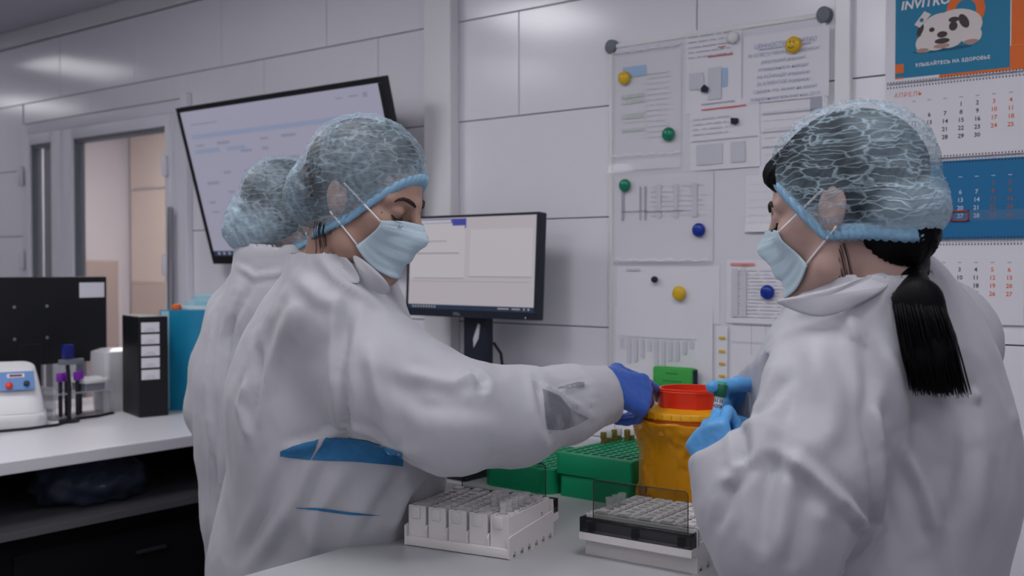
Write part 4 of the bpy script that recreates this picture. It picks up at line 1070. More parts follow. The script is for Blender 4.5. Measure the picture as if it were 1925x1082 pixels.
M_skinA = mat('skin_warm', (.41, .25, .195), .5, vary=.06, vscale=30, bump=.05, bscale=400, sss=.12)
M_skinB = mat('skin_pale', (.50, .33, .28), .5, vary=.05, vscale=30, bump=.05, bscale=400, sss=.12)
M_hairbr = mat('dark_brown_hair', (.020, .013, .010), .45, bump=.3, bscale=90, stretch=(1, 1, 6), vary=.4, vscale=40)
M_hairbk = mat('black_hair', (.0022, .0022, .003), .55, bump=.25, bscale=90, stretch=(5, 5, .6), vary=.3, vscale=40, spec=.15)
M_brow = mat('brow_hair', (.025, .014, .010), .7)
M_gown = mat('white_nonwoven_gown', (.50, .50, .535), .62, bump=.10, bscale=26, vary=.03, vscale=6, spec=.3, sheen=.15)
M_gownB = mat('white_nonwoven_gown_fine', (.45, .45, .49), .62, bump=.10, bscale=22, vary=.03, vscale=5, spec=.3, sheen=.15)
M_glove = mat('blue_nitrile_glove', (.045, .13, .52), .38, bump=.12, bscale=60, vary=.05)
M_gloveB = mat('light_blue_nitrile_glove', (.10, .33, .66), .38, bump=.15, bscale=70, vary=.05)
M_mask = mat('pale_blue_mask_fabric', (.52, .66, .74), .7, bump=.08, bscale=250, vary=.02, sheen=.1)
M_loop = mat('white_elastic', (.85, .82, .82), .7)
M_scrub = mat('blue_scrubs', (.03, .17, .36), .8, bump=.1, bscale=200, vary=.35, vscale=60)
M_trouser = mat('white_trousers', (.6, .6, .64), .8)
M_shoe = mat('white_clogs', (.65, .65, .66), .5)

def cap_material(name, kind):
    m = bpy.data.materials.new(name); m.use_nodes = True; nt = m.node_tree; N = nt.nodes; L = nt.links
    b = N['Principled BSDF']; out = N['Material Output']
    b.inputs['Base Color'].default_value = (.50, .65, .75, 1); b.inputs['Roughness'].default_value = .36; b.inputs['Specular IOR Level'].default_value = .5
    tc = N.new('ShaderNodeTexCoord'); mp = N.new('ShaderNodeMapping'); L.new(tc.outputs['Object'], mp.inputs[0])
    nz = N.new('ShaderNodeTexNoise'); nz.inputs['Scale'].default_value = 18; nz.inputs['Detail'].default_value = 3; L.new(tc.outputs['Object'], nz.inputs['Vector'])
    ad = N.new('ShaderNodeVectorMath'); ad.operation = 'MULTIPLY_ADD'; ad.inputs[1].default_value = (.03,) * 3 if kind == 'net' else (.05,) * 3
    L.new(nz.outputs['Color'], ad.inputs[0]); L.new(mp.outputs[0], ad.inputs[2])
    vo = N.new('ShaderNodeTexVoronoi'); vo.feature = 'F1' if kind == 'net' else 'DISTANCE_TO_EDGE'
    if kind == 'net': mp.inputs['Scale'].default_value = (1.0, .8, 1.35); vo.inputs['Scale'].default_value = 92; vo.inputs['Randomness'].default_value = .55
    else: mp.inputs['Rotation'].default_value = (.2, .5, .6); mp.inputs['Scale'].default_value = (.30, .42, 2.1); vo.inputs['Scale'].default_value = 56
    L.new(ad.outputs[0], vo.inputs['Vector'])
    mr = N.new('ShaderNodeMapRange'); mr.interpolation_type = 'SMOOTHSTEP'
    a_, b__, c_, d_ = (.10, .65, .11, .29) if kind == 'net' else (.0, .11, .56, .10)
    mr.inputs['From Min'].default_value = a_; mr.inputs['From Max'].default_value = b__; mr.inputs['To Min'].default_value = c_; mr.inputs['To Max'].default_value = d_; L.new(vo.outputs['Distance'], mr.inputs['Value'])
    n2 = N.new('ShaderNodeTexNoise'); n2.inputs['Scale'].default_value = 11; n2.inputs['Detail'].default_value = 3; L.new(tc.outputs['Object'], n2.inputs['Vector'])
    m2 = N.new('ShaderNodeMapRange'); m2.inputs['From Min'].default_value = .34; m2.inputs['From Max'].default_value = .66; m2.inputs['To Min'].default_value = -.15; m2.inputs['To Max'].default_value = .17; L.new(n2.outputs['Fac'], m2.inputs['Value'])
    if kind == 'net':                                  # thin creases running over the quilted film
        v2 = N.new('ShaderNodeTexVoronoi'); v2.feature = 'DISTANCE_TO_EDGE'; v2.inputs['Scale'].default_value = 30
        mp2 = N.new('ShaderNodeMapping'); mp2.inputs['Rotation'].default_value = (.4, .9, .2); mp2.inputs['Scale'].default_value = (.7, 1, 2.0); L.new(ad.outputs[0], mp2.inputs[0]); L.new(mp2.outputs[0], v2.inputs['Vector'])
        m3 = N.new('ShaderNodeMapRange'); m3.inputs['From Max'].default_value = .07; m3.inputs['To Min'].default_value = .26; m3.inputs['To Max'].default_value = 0; L.new(v2.outputs['Distance'], m3.inputs['Value'])
        s0 = N.new('ShaderNodeMath'); s0.operation = 'ADD'; L.new(m2.outputs[0], s0.inputs[0]); L.new(m3.outputs[0], s0.inputs[1]); m2 = s0
    at = N.new('ShaderNodeAttribute'); at.attribute_name = 'puff'
    s1 = N.new('ShaderNodeMath'); s1.operation = 'ADD'; L.new(mr.outputs[0], s1.inputs[0]); L.new(m2.outputs[0], s1.inputs[1])
    s2_ = N.new('ShaderNodeMath'); s2_.operation = 'ADD'; s2_.use_clamp = True; L.new(s1.outputs[0], s2_.inputs[0]); L.new(at.outputs['Fac'], s2_.inputs[1])
    bp = N.new('ShaderNodeBump'); bp.inputs['Strength'].default_value = .7; bp.inputs['Distance'].default_value = .003; L.new(mr.outputs[0], bp.inputs['Height']); L.new(bp.outputs[0], b.inputs['Normal'])
    tl = N.new('ShaderNodeBsdfTranslucent'); tl.inputs[0].default_value = (.45, .66, .80, 1); L.new(bp.outputs[0], tl.inputs['Normal'])
    mt_ = N.new('ShaderNodeMixShader'); mt_.inputs[0].default_value = .25; L.new(b.outputs[0], mt_.inputs[1]); L.new(tl.outputs[0], mt_.inputs[2])
    tr = N.new('ShaderNodeBsdfTransparent'); ms = N.new('ShaderNodeMixShader')
    L.new(s2_.outputs[0], ms.inputs[0]); L.new(tr.outputs[0], ms.inputs[1]); L.new(mt_.outputs[0], ms.inputs[2]); L.new(ms.outputs[0], out.inputs['Surface'])
    return m
M_capnet = cap_material('blue_bouffant_film', 'net'); M_cappleat = cap_material('blue_pleated_film', 'pleat')
M_band = mat('blue_elastic_band', (.27, .48, .66), .6, bump=.2, bscale=200)

# --- the head, in its own metres: x forward, y left, z up
def head_prims(S, T, Rm, s):
    """adds head prims to a body field; T maps local to world"""
    E = lambda c, r, k=.012, sub=False, rot=None: S.ell(T(c), np.array(r) * s, Rm if rot is None else Rm @ rot, k * s, sub)
    C_ = lambda a, b, ra, rb, k=.012, sub=False: S.cone(T(a), T(b), ra * s, rb * s, k * s, sub)
    E((-.014, 0, .036), (.095, .074, .086)); E((.034, 0, .034), (.056, .063, .060), .02); E((.034, 0, -.030), (.056, .060, .080), .02)
    for y in (-1, 1):
        C_((.0, .055 * y, -.040), (.018, .050 * y, -.078), .016, .016, .025); C_((.018, .050 * y, -.078), (.078, .012 * y, -.108), .017, .016, .022)
        E((.058, .042 * y, -.022), (.026, .020, .020), .02)
        C_((.090, .010 * y, .022), (.070, .050 * y, .020), .0085, .008, .014)
    E((.080, 0, -.104), (.020, .022, .018), .018)
    for y in (-1, 1):
        E((.098, .031 * y, .002), (.015, .019, .011), .010, True)
        E((.0735, .0315 * y, .0005), (.0150, .0150, .0140), .004)
        E((.0775, .0315 * y, .0055), (.0125, .0160, .0075), .006)
    C_((.093, 0, .014), (.117, 0, -.030), .0085, .0105, .014); E((.112, 0, -.034), (.012, .012, .010), .008)
    for y in (-1, 1): E((.105, .0115 * y, -.037), (.010, .008, .0075), .006)
    E((.096, 0, -.0590), (.014, .022, .0065), .006); E((.095, 0, -.0700), (.013, .019, .007), .006)
    for y in (-1, 1):
        a = math.radians(18); rot = np.array([[math.cos(a), 0, -math.sin(a)], [0, 1, 0], [math.sin(a), 0, math.cos(a)]])
        E((-.010, .077 * y, -.004), (.019, .0075, .031), .006, False, rot); E((-.008, .086 * y, .000), (.0105, .006, .019), .004, True, rot)
        E((-.002, .079 * y, -.004), (.005, .004, .008), .004)

CUT = {'A': [(.125, .082), (.102, .079), (.018, -.034), (-.05, -.085), (-.16, -.088)],
       'B': [(.14, .088), (.090, .075), (.038, .005), (.010, -.036), (-.05, -.048), (-.09, -.060), (-.17, -.068)],
       'C': [(.125, .070), (.10, .060), (.03, -.020), (-.03, -.080), (-.16, -.105)]}
def person(key, name, label, hc, Rm, s, skin, hairm, gown_fn, body_fn, capmat, bulges, mask=True, hair_extra=None):
    Rm = np.asarray(Rm); hc = np.asarray(hc)
    T = lambda p: hc + Rm @ (np.asarray(p, float) * s)
    Ti = lambda V: ((V - hc) @ Rm) / s
    # ---- body: one continuous surface, fine around the head
    J = body_fn(T)
    pts = np.array([p for ch in J['chains'] for p in ch[0]])
    lo, hi = np.minimum(pts.min(0) - .14, hc - .17), np.maximum(pts.max(0) + .14, hc + .17)
    ax = [axis_pts(lo[i], hi[i], .016, (hc[i] - .15 * s, hc[i] + .15 * s, .0027)) for i in range(3)]
    S = Sdf(*ax)
    for ch in J['chains']: S.chain(ch[0], ch[1], ch[2] if len(ch) > 2 else .03)
    head_prims(S, T, Rm, s)
    V, Q = S.mesh(); V = smooth(V, Q, 1, .35)
    root = np_obj(name, V, Q, skin); tag(root, label, 'person')
    bv = bvh_of(V, Q)
    Rv = [Vector(Rm[:, i]) for i in range(3)]
    def face(y, z, off=0, x=.3):
        h = bv.ray_cast(Vector(T((x, y, z))), -Rv[0]); return (h[0] + h[1] * off * s) if h[0] is not None else Vector(T((.08, y, z)))
    def radial(c, d, off=0):
        o = Vector(T(c)) + Vector(Rm @ np.asarray(d, float)) * .4; h = bv.ray_cast(o, -Vector(Rm @ np.asarray(d, float)))
        return (h[0], h[1]) if h[0] is not None else (Vector(T(c)), Vector(T(c)))
    # ---- hair
    gx = np.arange(-.19, .15, .0045); gy = np.arange(-.12, .121, .0045); gz = np.arange(-.16, .16, .0045)
    H = Sdf(gx, gy, gz)
    H.ell((-.016, 0, .040), (.104, .083, .092), k=.01)
    H.ell((-.055, 0, -.015), (.055, .066, .055), k=.02)
    if hair_extra: hair_extra(H)
    # hairline: cut the face away
    H.ell((.105, 0, -.035), (.075, .066, .105), k=.012, sub=True)
    for y in (-1, 1): H.ell((.02, .085 * y, -.030), (.042, .03, .040), k=.008, sub=True)
    H.ell((.03, 0, -.12), (.07, .1, .05), k=.01, sub=True)
    V2, Q2 = H.mesh(); N2 = normals(V2, Q2); V2 = smooth(V2, Q2, 1)
    an = np.arctan2(V2[:, 1], V2[:, 2] + .02); V2 = V2 + N2 * (.0012 * np.sin(an * 70 + 3 * np.sin(V2[:, 0] * 60)))[:, None]
    np_obj('hair', hc + (V2 * s) @ Rm.T, Q2, hairm, root)
    # ---- bouffant cap
    cut = CUT[key]; cx = np.array([c[0] for c in cut][::-1]); cz = np.array([c[1] for c in cut][::-1])
    g = lambda x: np.interp(x, cx, cz)
    h = .0034; gx = np.arange(-.22, .16, h); gy = np.arange(-.14, .141, h); gz = np.arange(-.16, .19, h)
    K = Sdf(gx, gy, gz); K.ell((-.014, 0, .042), (.112, .091, .100), k=.01); K.ell((-.018, 0, -.004), (.098, .090, .080), k=.02)
    for (c, r) in bulges: K.ell(c, r, k=.028)
    # gather towards the elastic
    X3, Y3, Z3 = np.meshgrid(gx, gy, gz, indexing='ij', sparse=True)
    below = Z3 - g(X3) + 0 * Y3
    Fs = K.F.copy(); K.F = np.maximum(K.F, np.maximum(-below, -1)).astype(np.float32)
    V3, Q3 = K.mesh(); V3 = smooth(V3, Q3, 2)
    bel = V3[:, 2] - g(V3[:, 0]); keep = (bel[Q3] > .0045).any(1); Q3 = Q3[keep]
    used = np.unique(Q3); mp_ = -np.ones(len(V3), int); mp_[used] = np.arange(len(used)); V3 = V3[used]; Q3 = mp_[Q3]
    N3 = normals(V3, Q3); bel = V3[:, 2] - g(V3[:, 0])
    a1 = np.arctan2(V3[:, 1], V3[:, 0] + .015); r1 = vnoise(V3, 32, 2); r2 = vnoise(V3, 62, 5)
    pl = np.abs(r1) - .25
    gather = np.exp(-bel / .022)
    if capmat is M_capnet:
        q = np.sin(V3[:, 0] * 260 + V3[:, 2] * 120 + 3 * r1) * np.sin(a1 * 16 + V3[:, 2] * 170 + 2 * r2); D = .0042 * pl + .0016 * q
    else:
        q = np.sin(V3[:, 2] * 330 + V3[:, 0] * 220 + V3[:, 1] * 60 + 5 * r1); D = .0045 * pl + .0022 * np.abs(q)
    D = D * (1 - gather) + gather * (.0022 * np.sin(a1 * 46 + 4 * r1) - .0060)
    V3 = V3 + N3 * D[:, None]
    co = np_obj('bouffant_cap', hc + (V3 * s) @ Rm.T, Q3, capmat, root)
    at = co.data.attributes.new('puff', 'FLOAT', 'POINT')
    pf = np.zeros(len(V3))
    for (c, r) in bulges:
        q = np.sqrt((((V3 - np.array(c)) / np.array(r)) ** 2).sum(1)); pf = np.maximum(pf, np.clip((1.32 - q) * 2.2, 0, 1) * .55)
    core = np.sqrt((((V3 - np.array((-.014, 0, .042))) / np.array((.112, .091, .100))) ** 2).sum(1)); pf *= np.clip((core - .98) * 6, 0, 1)
    pf = pf + gather * .45
    at.data.foreach_set('value', pf.astype(np.float32))
    # elastic band around the rim
    ring = []
    from_grid = lambda p: Fs[int(np.clip((p[0] - gx[0]) / h, 0, len(gx) - 1)), int(np.clip((p[1] - gy[0]) / h, 0, len(gy) - 1)), int(np.clip((p[2] - gz[0]) / h, 0, len(gz) - 1))]
    n = 220
    for i in range(n):
        th = 2 * math.pi * i / n; c, sn = math.cos(th), math.sin(th); best = .07
        for r in np.arange(.165, .03, -.0015):
            p = np.array((r * c - .014, r * sn, g(r * c - .014)))
            if from_grid(p) < 0: best = r; break
        ring.append(best)
    ring = np.array(ring)
    for i in range(n):
        th = 2 * math.pi * i / n; zz_ = g(ring[i] * math.cos(th) - .014); hp, hn = radial((-.014, 0, float(zz_)), (math.cos(th), math.sin(th), 0)); lp = Ti(np.array(hp)[None])[0]; rh = math.hypot(lp[0] + .014, lp[1])
        if rh < ring[i] + .02: ring[i] = max(ring[i] - .002, rh + .0075)
    ring = np.convolve(np.concatenate([ring[-6:], ring, ring[:6]]), np.ones(9) / 9, 'same')[6:-6]
    Vb = []; Fb = []
    for i in range(n):
        th = 2 * math.pi * i / n; rib = .0017 * (1 if i % 4 < 2 else -.6)
        for j, (dr, dz) in enumerate(((-.0075, -.009), (-.0035 + rib, -.0105 + rib), (-.0015 + rib, -.002), (-.0020 + rib, .0075), (-.0050, .012))):
            r = ring[i] + dr - .0005; x = r * math.cos(th) - .014; Vb.append((x, r * math.sin(th), g(x) + dz + .002))
    for i in range(n):
        for j in range(4): Fb.append((i * 5 + j, ((i + 1) % n) * 5 + j, ((i + 1) % n) * 5 + j + 1, i * 5 + j + 1))
    Vb = np.array(Vb); np_obj('elastic_band', hc + (Vb * s) @ Rm.T, np.array(Fb), M_band, root)
    # ---- brows, lashes
    for sd in (-1, 1):
        pts = [face(sd * y, z, .0012) for y, z in ((.013, .0195), (.020, .0235), (.029, .0265), (.038, .0270), (.046, .0240), (.052, .0195))]
        B().tube(pts, [.0020 * s, .0034 * s, .0036 * s, .0031 * s, .0023 * s, .0010 * s], 8).build('eyebrow', M_brow, root, smooth='all')
        pts = [face(sd * y, z, .0012) for y, z in ((.0185, -.0050), (.024, -.0080), (.0315, -.0090), (.039, -.0078), (.0465, -.0035))]
        lo_ = B().tube(pts, [.0008 * s, .0013 * s, .0015 * s, .0016 * s, .0012 * s], 6)
        for k in range(9):
            y = .021 + .0032 * k; a = np.array(Ti(np.array(face(sd * y, -.0078 + .02 * abs(y - .032) ** 1.0 * .2, .001))[None])[0])
            lo_.tube([T(a), T(a + (.0055, sd * .0012 * (k - 2) * .4, -.0030)), T(a + (.0095, sd * .0020 * (k - 2) * .4, -.0028))], [.0006 * s, .0005 * s, .0002 * s], 4)
        lo_.build('eyelashes', M_brow, root, smooth='all')
    # ---- surgical mask
    if mask:
        nu, nv = 36, 26; grid = np.zeros((nv + 1, nu + 1)); zz = np.zeros_like(grid); ang = np.zeros_like(grid)
        CEN = .015
        for j in range(nv + 1):
            t = j / nv
            for i in range(nu + 1):
                u = -1 + 2 * i / nu; au = abs(u)
                zt = -.006 - .010 * au ** 2; zb = -.106 + .036 * au ** 2.2
                zz[j, i] = zt + (zb - zt) * t; ang[j, i] = u * (.84 + .32 * t ** 2)
                d = (math.cos(ang[j, i]), math.sin(ang[j, i]), 0)
                hp, hn = radial((CEN, 0, zz[j, i]), d); lp = Ti(np.array(hp)[None])[0]; grid[j, i] = max(.035, math.hypot(lp[0] - CEN, lp[1]))
        G = grid.copy()
        for _ in range(34):                      # tented over nose, lips and chin
            Gp = np.pad(G, 1, mode='edge'); av = (Gp[:-2, 1:-1] + Gp[2:, 1:-1] + Gp[1:-1, :-2] + Gp[1:-1, 2:]) / 4; G = np.maximum(grid, av)
        Gp = np.pad(G, 1, mode='edge'); G = (Gp[:-2, 1:-1] + Gp[2:, 1:-1] + Gp[1:-1, :-2] + Gp[1:-1, 2:]) / 4
        Vm = []; Fm = []
        for j in range(nv + 1):
            t = j / nv
            for i in range(nu + 1):
                au = abs(-1 + 2 * i / nu)
                pleat = .0028 * ((t * 4.2) % 1.0) * (1 - au ** 3) * (1 if .12 < t < .86 else 0)
                puff = .005 * math.sin(math.pi * min(1, t * 1.1)) * (1 - au ** 2)
                r = G[j, i] + .0035 + pleat + puff + .003 * max(0, au - .8)
                Vm.append((CEN + r * math.cos(ang[j, i]), r * math.sin(ang[j, i]), zz[j, i]))
        for j in range(nv):
            for i in range(nu): q = j * (nu + 1) + i; Fm.append((q, q + 1, q + nu + 2, q + nu + 1))
        Vm = np.array(Vm); mo = np_obj('surgical_mask', hc + (Vm * s) @ Rm.T, np.array(Fm), M_mask, root)
        sm = mo.modifiers.new('thickness', 'SOLIDIFY'); sm.thickness = .0012; sm.offset = 0
        VG = Vm.reshape(nv + 1, nu + 1, 3)
        for row in (2, 4):
            B().tube([T(VG[row, i] + np.array((.0010, 0, 0))) for i in range(1, nu)], .0005 * s, 4).build('stitch_line', mat('mask_seam', (.60, .72, .78), .7), mo)
        if key == 'A':
            i0 = int(nu * .26); a_ = VG[3, i0]; n_ = np.array((math.cos(-.55), math.sin(-.55), 0)); rg = np.array((-n_[1], n_[0], 0))
            pts = [a_ + n_ * .0022 + rg * u + np.array((0, 0, v)) for u, v in ((-.0035, -.0035), (-.0025, .0035), (.0015, -.0035), (.0028, .0035))]
            B().tube([T(q) for q in pts], .0004 * s, 4).build('letter_mark', M_ink, mo)
        for sd, i in ((1, nu), (-1, 0)):
            for row, ez in ((1, .022), (nv - 1, -.030)):
                p0 = VG[row, i]; ear = np.array((-.004 if ez > 0 else -.012, sd * .0800, ez)); pts = []
                for t in np.linspace(0, 1, 9):
                    p_ = p0 * (1 - t) + ear * t; hp, hn = radial((p_[0], 0, p_[2]), (0, sd, 0)); lp = Ti(np.array(hp)[None])[0]
                    p_[1] = sd * max(abs(p_[1]), abs(lp[1]) + .0022); pts.append(T(p_))
                B().tube(pts, .0016 * s, 6).build('ear_loop', M_loop, mo, smooth='all')
    # ---- gown
    GV = gown_fn(root, T)
    return root, T, face, GV

def build_gown(root, J, prims, bounds, h, neck, fold_lines, m, seed, amp=(.004, .003), name='isolation_gown', cuts=()):
    lo, hi = bounds
    S = Sdf(*[np.arange(lo[i], hi[i] + h, h) for i in range(3)])
    for pr in prims: S.chain(pr[0], pr[1], pr[2] if len(pr) > 2 else .04, sq=pr[3] if len(pr) > 3 else None)
    for ch in J['chains'][1:6]: S.chain(ch[0], [r + .015 for r in ch[1]], .03)
    (na, nb, ra, rb) = neck
    S.cone(na, nb, ra, rb, .035)
    na, nb = np.asarray(na), np.asarray(nb); d = nb - na
    S.cone(na + d * .50, nb + d * 1.5, .060, rb - .009, .004, True)
    for (c, d, ex) in cuts:
        d = np.asarray(d) / np.linalg.norm(d); c = np.asarray(c); m_ = c + d * ex
        S._do(m_ - ex, m_ + ex, lambda p: -((p[0] - c[0]) * d[0] + (p[1] - c[1]) * d[1] + (p[2] - c[2]) * d[2]), .006, True)
    V, Q = S.mesh(); V = smooth(V, Q, 2)
    bv = bvh_of(V, Q); N = normals(V, Q)
    V = creases(V, N, bv, fold_lines)
    st = V * np.array((1, 1, .45))
    n1 = vnoise(st, 9, seed); n2 = np.abs(vnoise(st, 17, seed + 3)); n3 = np.abs(vnoise(V, 34, seed + 6))
    V = V + N * (amp[0] * n1 - amp[1] * (n2 - .25) * 1.6 - amp[1] * .45 * (n3 - .25))[:, None]
    o = np_obj(name, V, Q, m, root)
    return V, Q, bvh_of(V, Q), o
def lay_on(bv, x, y, Z):
    hp, hn = hit(bv, x, y)
    return np.array(P(x, y, Z if hp is None else min(Z, float((hp - CAMP) @ FW) - .007)))
def cloth_patch(bv, top, bot, m, name, parent, off=.0015, nx=40, ny=8):
    tx = np.array([p[0] for p in top]); ty = np.array([p[1] for p in top]); bx_ = np.array([p[0] for p in bot]); by_ = np.array([p[1] for p in bot]); V = []; F = []
    for j in range(ny + 1):
        for i in range(nx + 1):
            u = i / nx; xt = tx[0] + (tx[-1] - tx[0]) * u; xb = bx_[0] + (bx_[-1] - bx_[0]) * u
            a = np.array((xt, np.interp(xt, tx, ty))); b_ = np.array((xb, np.interp(xb, bx_, by_))); q = a + (b_ - a) * j / ny
            hp, hn = hit(bv, q[0], q[1])
            V.append(tuple(hp + hn * off) if hp is not None else tuple(P(q[0], q[1], 1.8)))
    for j in range(ny):
        for i in range(nx): q = j * (nx + 1) + i; F.append((q, q + nx + 1, q + nx + 2, q + 1))
    return np_obj(name, np.array(V), np.array(F), m, parent)

def hand(root, wrist, d, n, curls, thumb, m, name, scale=1.0, side=1, splay=.10, cuff=.06, res=.0022):
    """gloved hand: d wrist->knuckles, n back of the hand, side=+1: thumb lies on d x n side; curls per finger (mcp, pip, dip) in degrees"""
    d = np.asarray(d, float); d /= np.linalg.norm(d); n = np.asarray(n, float); n -= d * (n @ d); n /= np.linalg.norm(n); sd = np.cross(d, n) * side; W = np.asarray(wrist, float); s = scale
    segs = []; pal = lambda a, b, c: W + (d * a + sd * b + n * c) * s
    segs.append((pal(-cuff, 0, 0), pal(.0, 0, 0), .029, .026, .02, (n, .78)))
    knuck = [(.088, .030), (.092, .010), (.087, -.011), (.078, -.030)]; L = [(.042, .025, .020), (.046, .028, .021), (.042, .026, .020), (.033, .020, .018)]
    base = [(.015, .016), (.015, .006), (.015, -.006), (.015, -.016)]
    for i in range(4):
        segs.append((pal(base[i][0], base[i][1], 0), pal(knuck[i][0], knuck[i][1], .002), .0155, .0120, .014, None))
        p = pal(knuck[i][0], knuck[i][1], .002); ang = 0; r = .0098 if i < 3 else .0086
        dd0 = d + sd * splay * (1.5 - i) / 1.5 * .8; dd0 /= np.linalg.norm(dd0)
        for q in range(3):
            ang += math.radians(curls[i][q]); dd = dd0 * math.cos(ang) - n * math.sin(ang)
            p2 = p + dd * L[i][q] * s; segs.append((p, p2, r, r * .92, .004, None)); p = p2; r *= .92
    t0 = pal(.022, .022, -.004); t1 = pal(.045, .045, -.012)
    tip = np.asarray(thumb, float) if thumb is not None else pal(.095, .062, -.03)
    t2 = t1 + (tip - t1) * .5 + n * .004
    segs.append((t0, t1, .0165, .0135, .012, None)); segs.append((t1, t2, .0125, .0112, .006, None)); segs.append((t2, tip, .0112, .0095, .005, None))
    pts = np.array([q for sg in segs for q in sg[:2]]); lo = pts.min(0) - .04; hi = pts.max(0) + .04
    S = Sdf(*[np.arange(lo[i], hi[i], res) for i in range(3)])
    for sg in segs: S.cone(sg[0], sg[1], sg[2] * s, sg[3] * s, sg[4], sq=sg[5])
    V, Q = S.mesh(); V = smooth(V, Q, 1, .4); N = normals(V, Q); V = V + N * (.0009 * (np.abs(vnoise(V, 90, 3)) - .25))[:, None]
    return np_obj(name, V, Q, m, root)

def shoes_and_legs(root, hips, feet, fdir):
    for k in range(2):
        f = np.array(feet[k]); fd = np.array(fdir, float); fd /= np.linalg.norm(fd)
        S = Sdf(*[np.arange(f[i] - .2, f[i] + .2, .008) for i in range(2)], np.arange(-.008, .16, .008))
        S.cone(f + (0, 0, .045) - fd * .03, f + (0, 0, .035) + fd * .14, .045, .038, .02, sq=((0, 0, 1), .85)); S.cone(f + (0, 0, .05) - fd * .03, f + (0, 0, .09) - fd * .02, .046, .04, .02)
        V, Q = S.mesh(); V = smooth(V, Q, 1); V[:, 2] = np.maximum(V[:, 2], .001); np_obj('shoe', V, Q, M_shoe, root)

UPV = np.array([0, 0, 1.0])
def cam_vec(r, f, u): return RT * r + _F0 * f + UPV * u
def flo(p, z): q = np.array(p, float).copy(); q[2] = z; return q

# =================================================== woman A (left front)
def bodyA(T):
    ns = P(640, 505, 1.80); ch = P(622, 640, 1.86); wa = P(612, 840, 1.93); pe = P(585, 1010, 1.99); hipL = pe + cam_vec(.02, .09, -.02); hipR = pe + cam_vec(-.02, -.09, -.02)
    rs, ls = P(632, 590, 1.74), P(655, 585, 1.98); re, rw = P(850, 775, 1.68), P(1150, 738, 1.93); le, lw = P(700, 800, 2.08), P(735, 825, 1.99)
    fr_, fl_ = flo(pe + cam_vec(-.04, -.07, 0), 0), flo(pe + cam_vec(-.02, .09, 0), 0)
    J = dict(chains=[([T((-.030, 0, -.050)), T((-.038, 0, -.070)) + (0, 0, -.075), ch], [.050, .052, .09], .025), ([ch, wa, pe], [.11, .105, .12], .05), ([rs, ch], [.05, .09], .05), ([ls, ch], [.05, .09], .05),
             ([rs, re, rw], [.048, .040, .026], .02), ([ls, le, lw], [.048, .040, .026], .02), ([hipR, flo(fr_, .48), flo(fr_, .06)], [.08, .055, .04], .03), ([hipL, flo(fl_, .48), flo(fl_, .06)], [.08, .055, .04], .03)])
    J['feet'] = [fr_, fl_]; return J
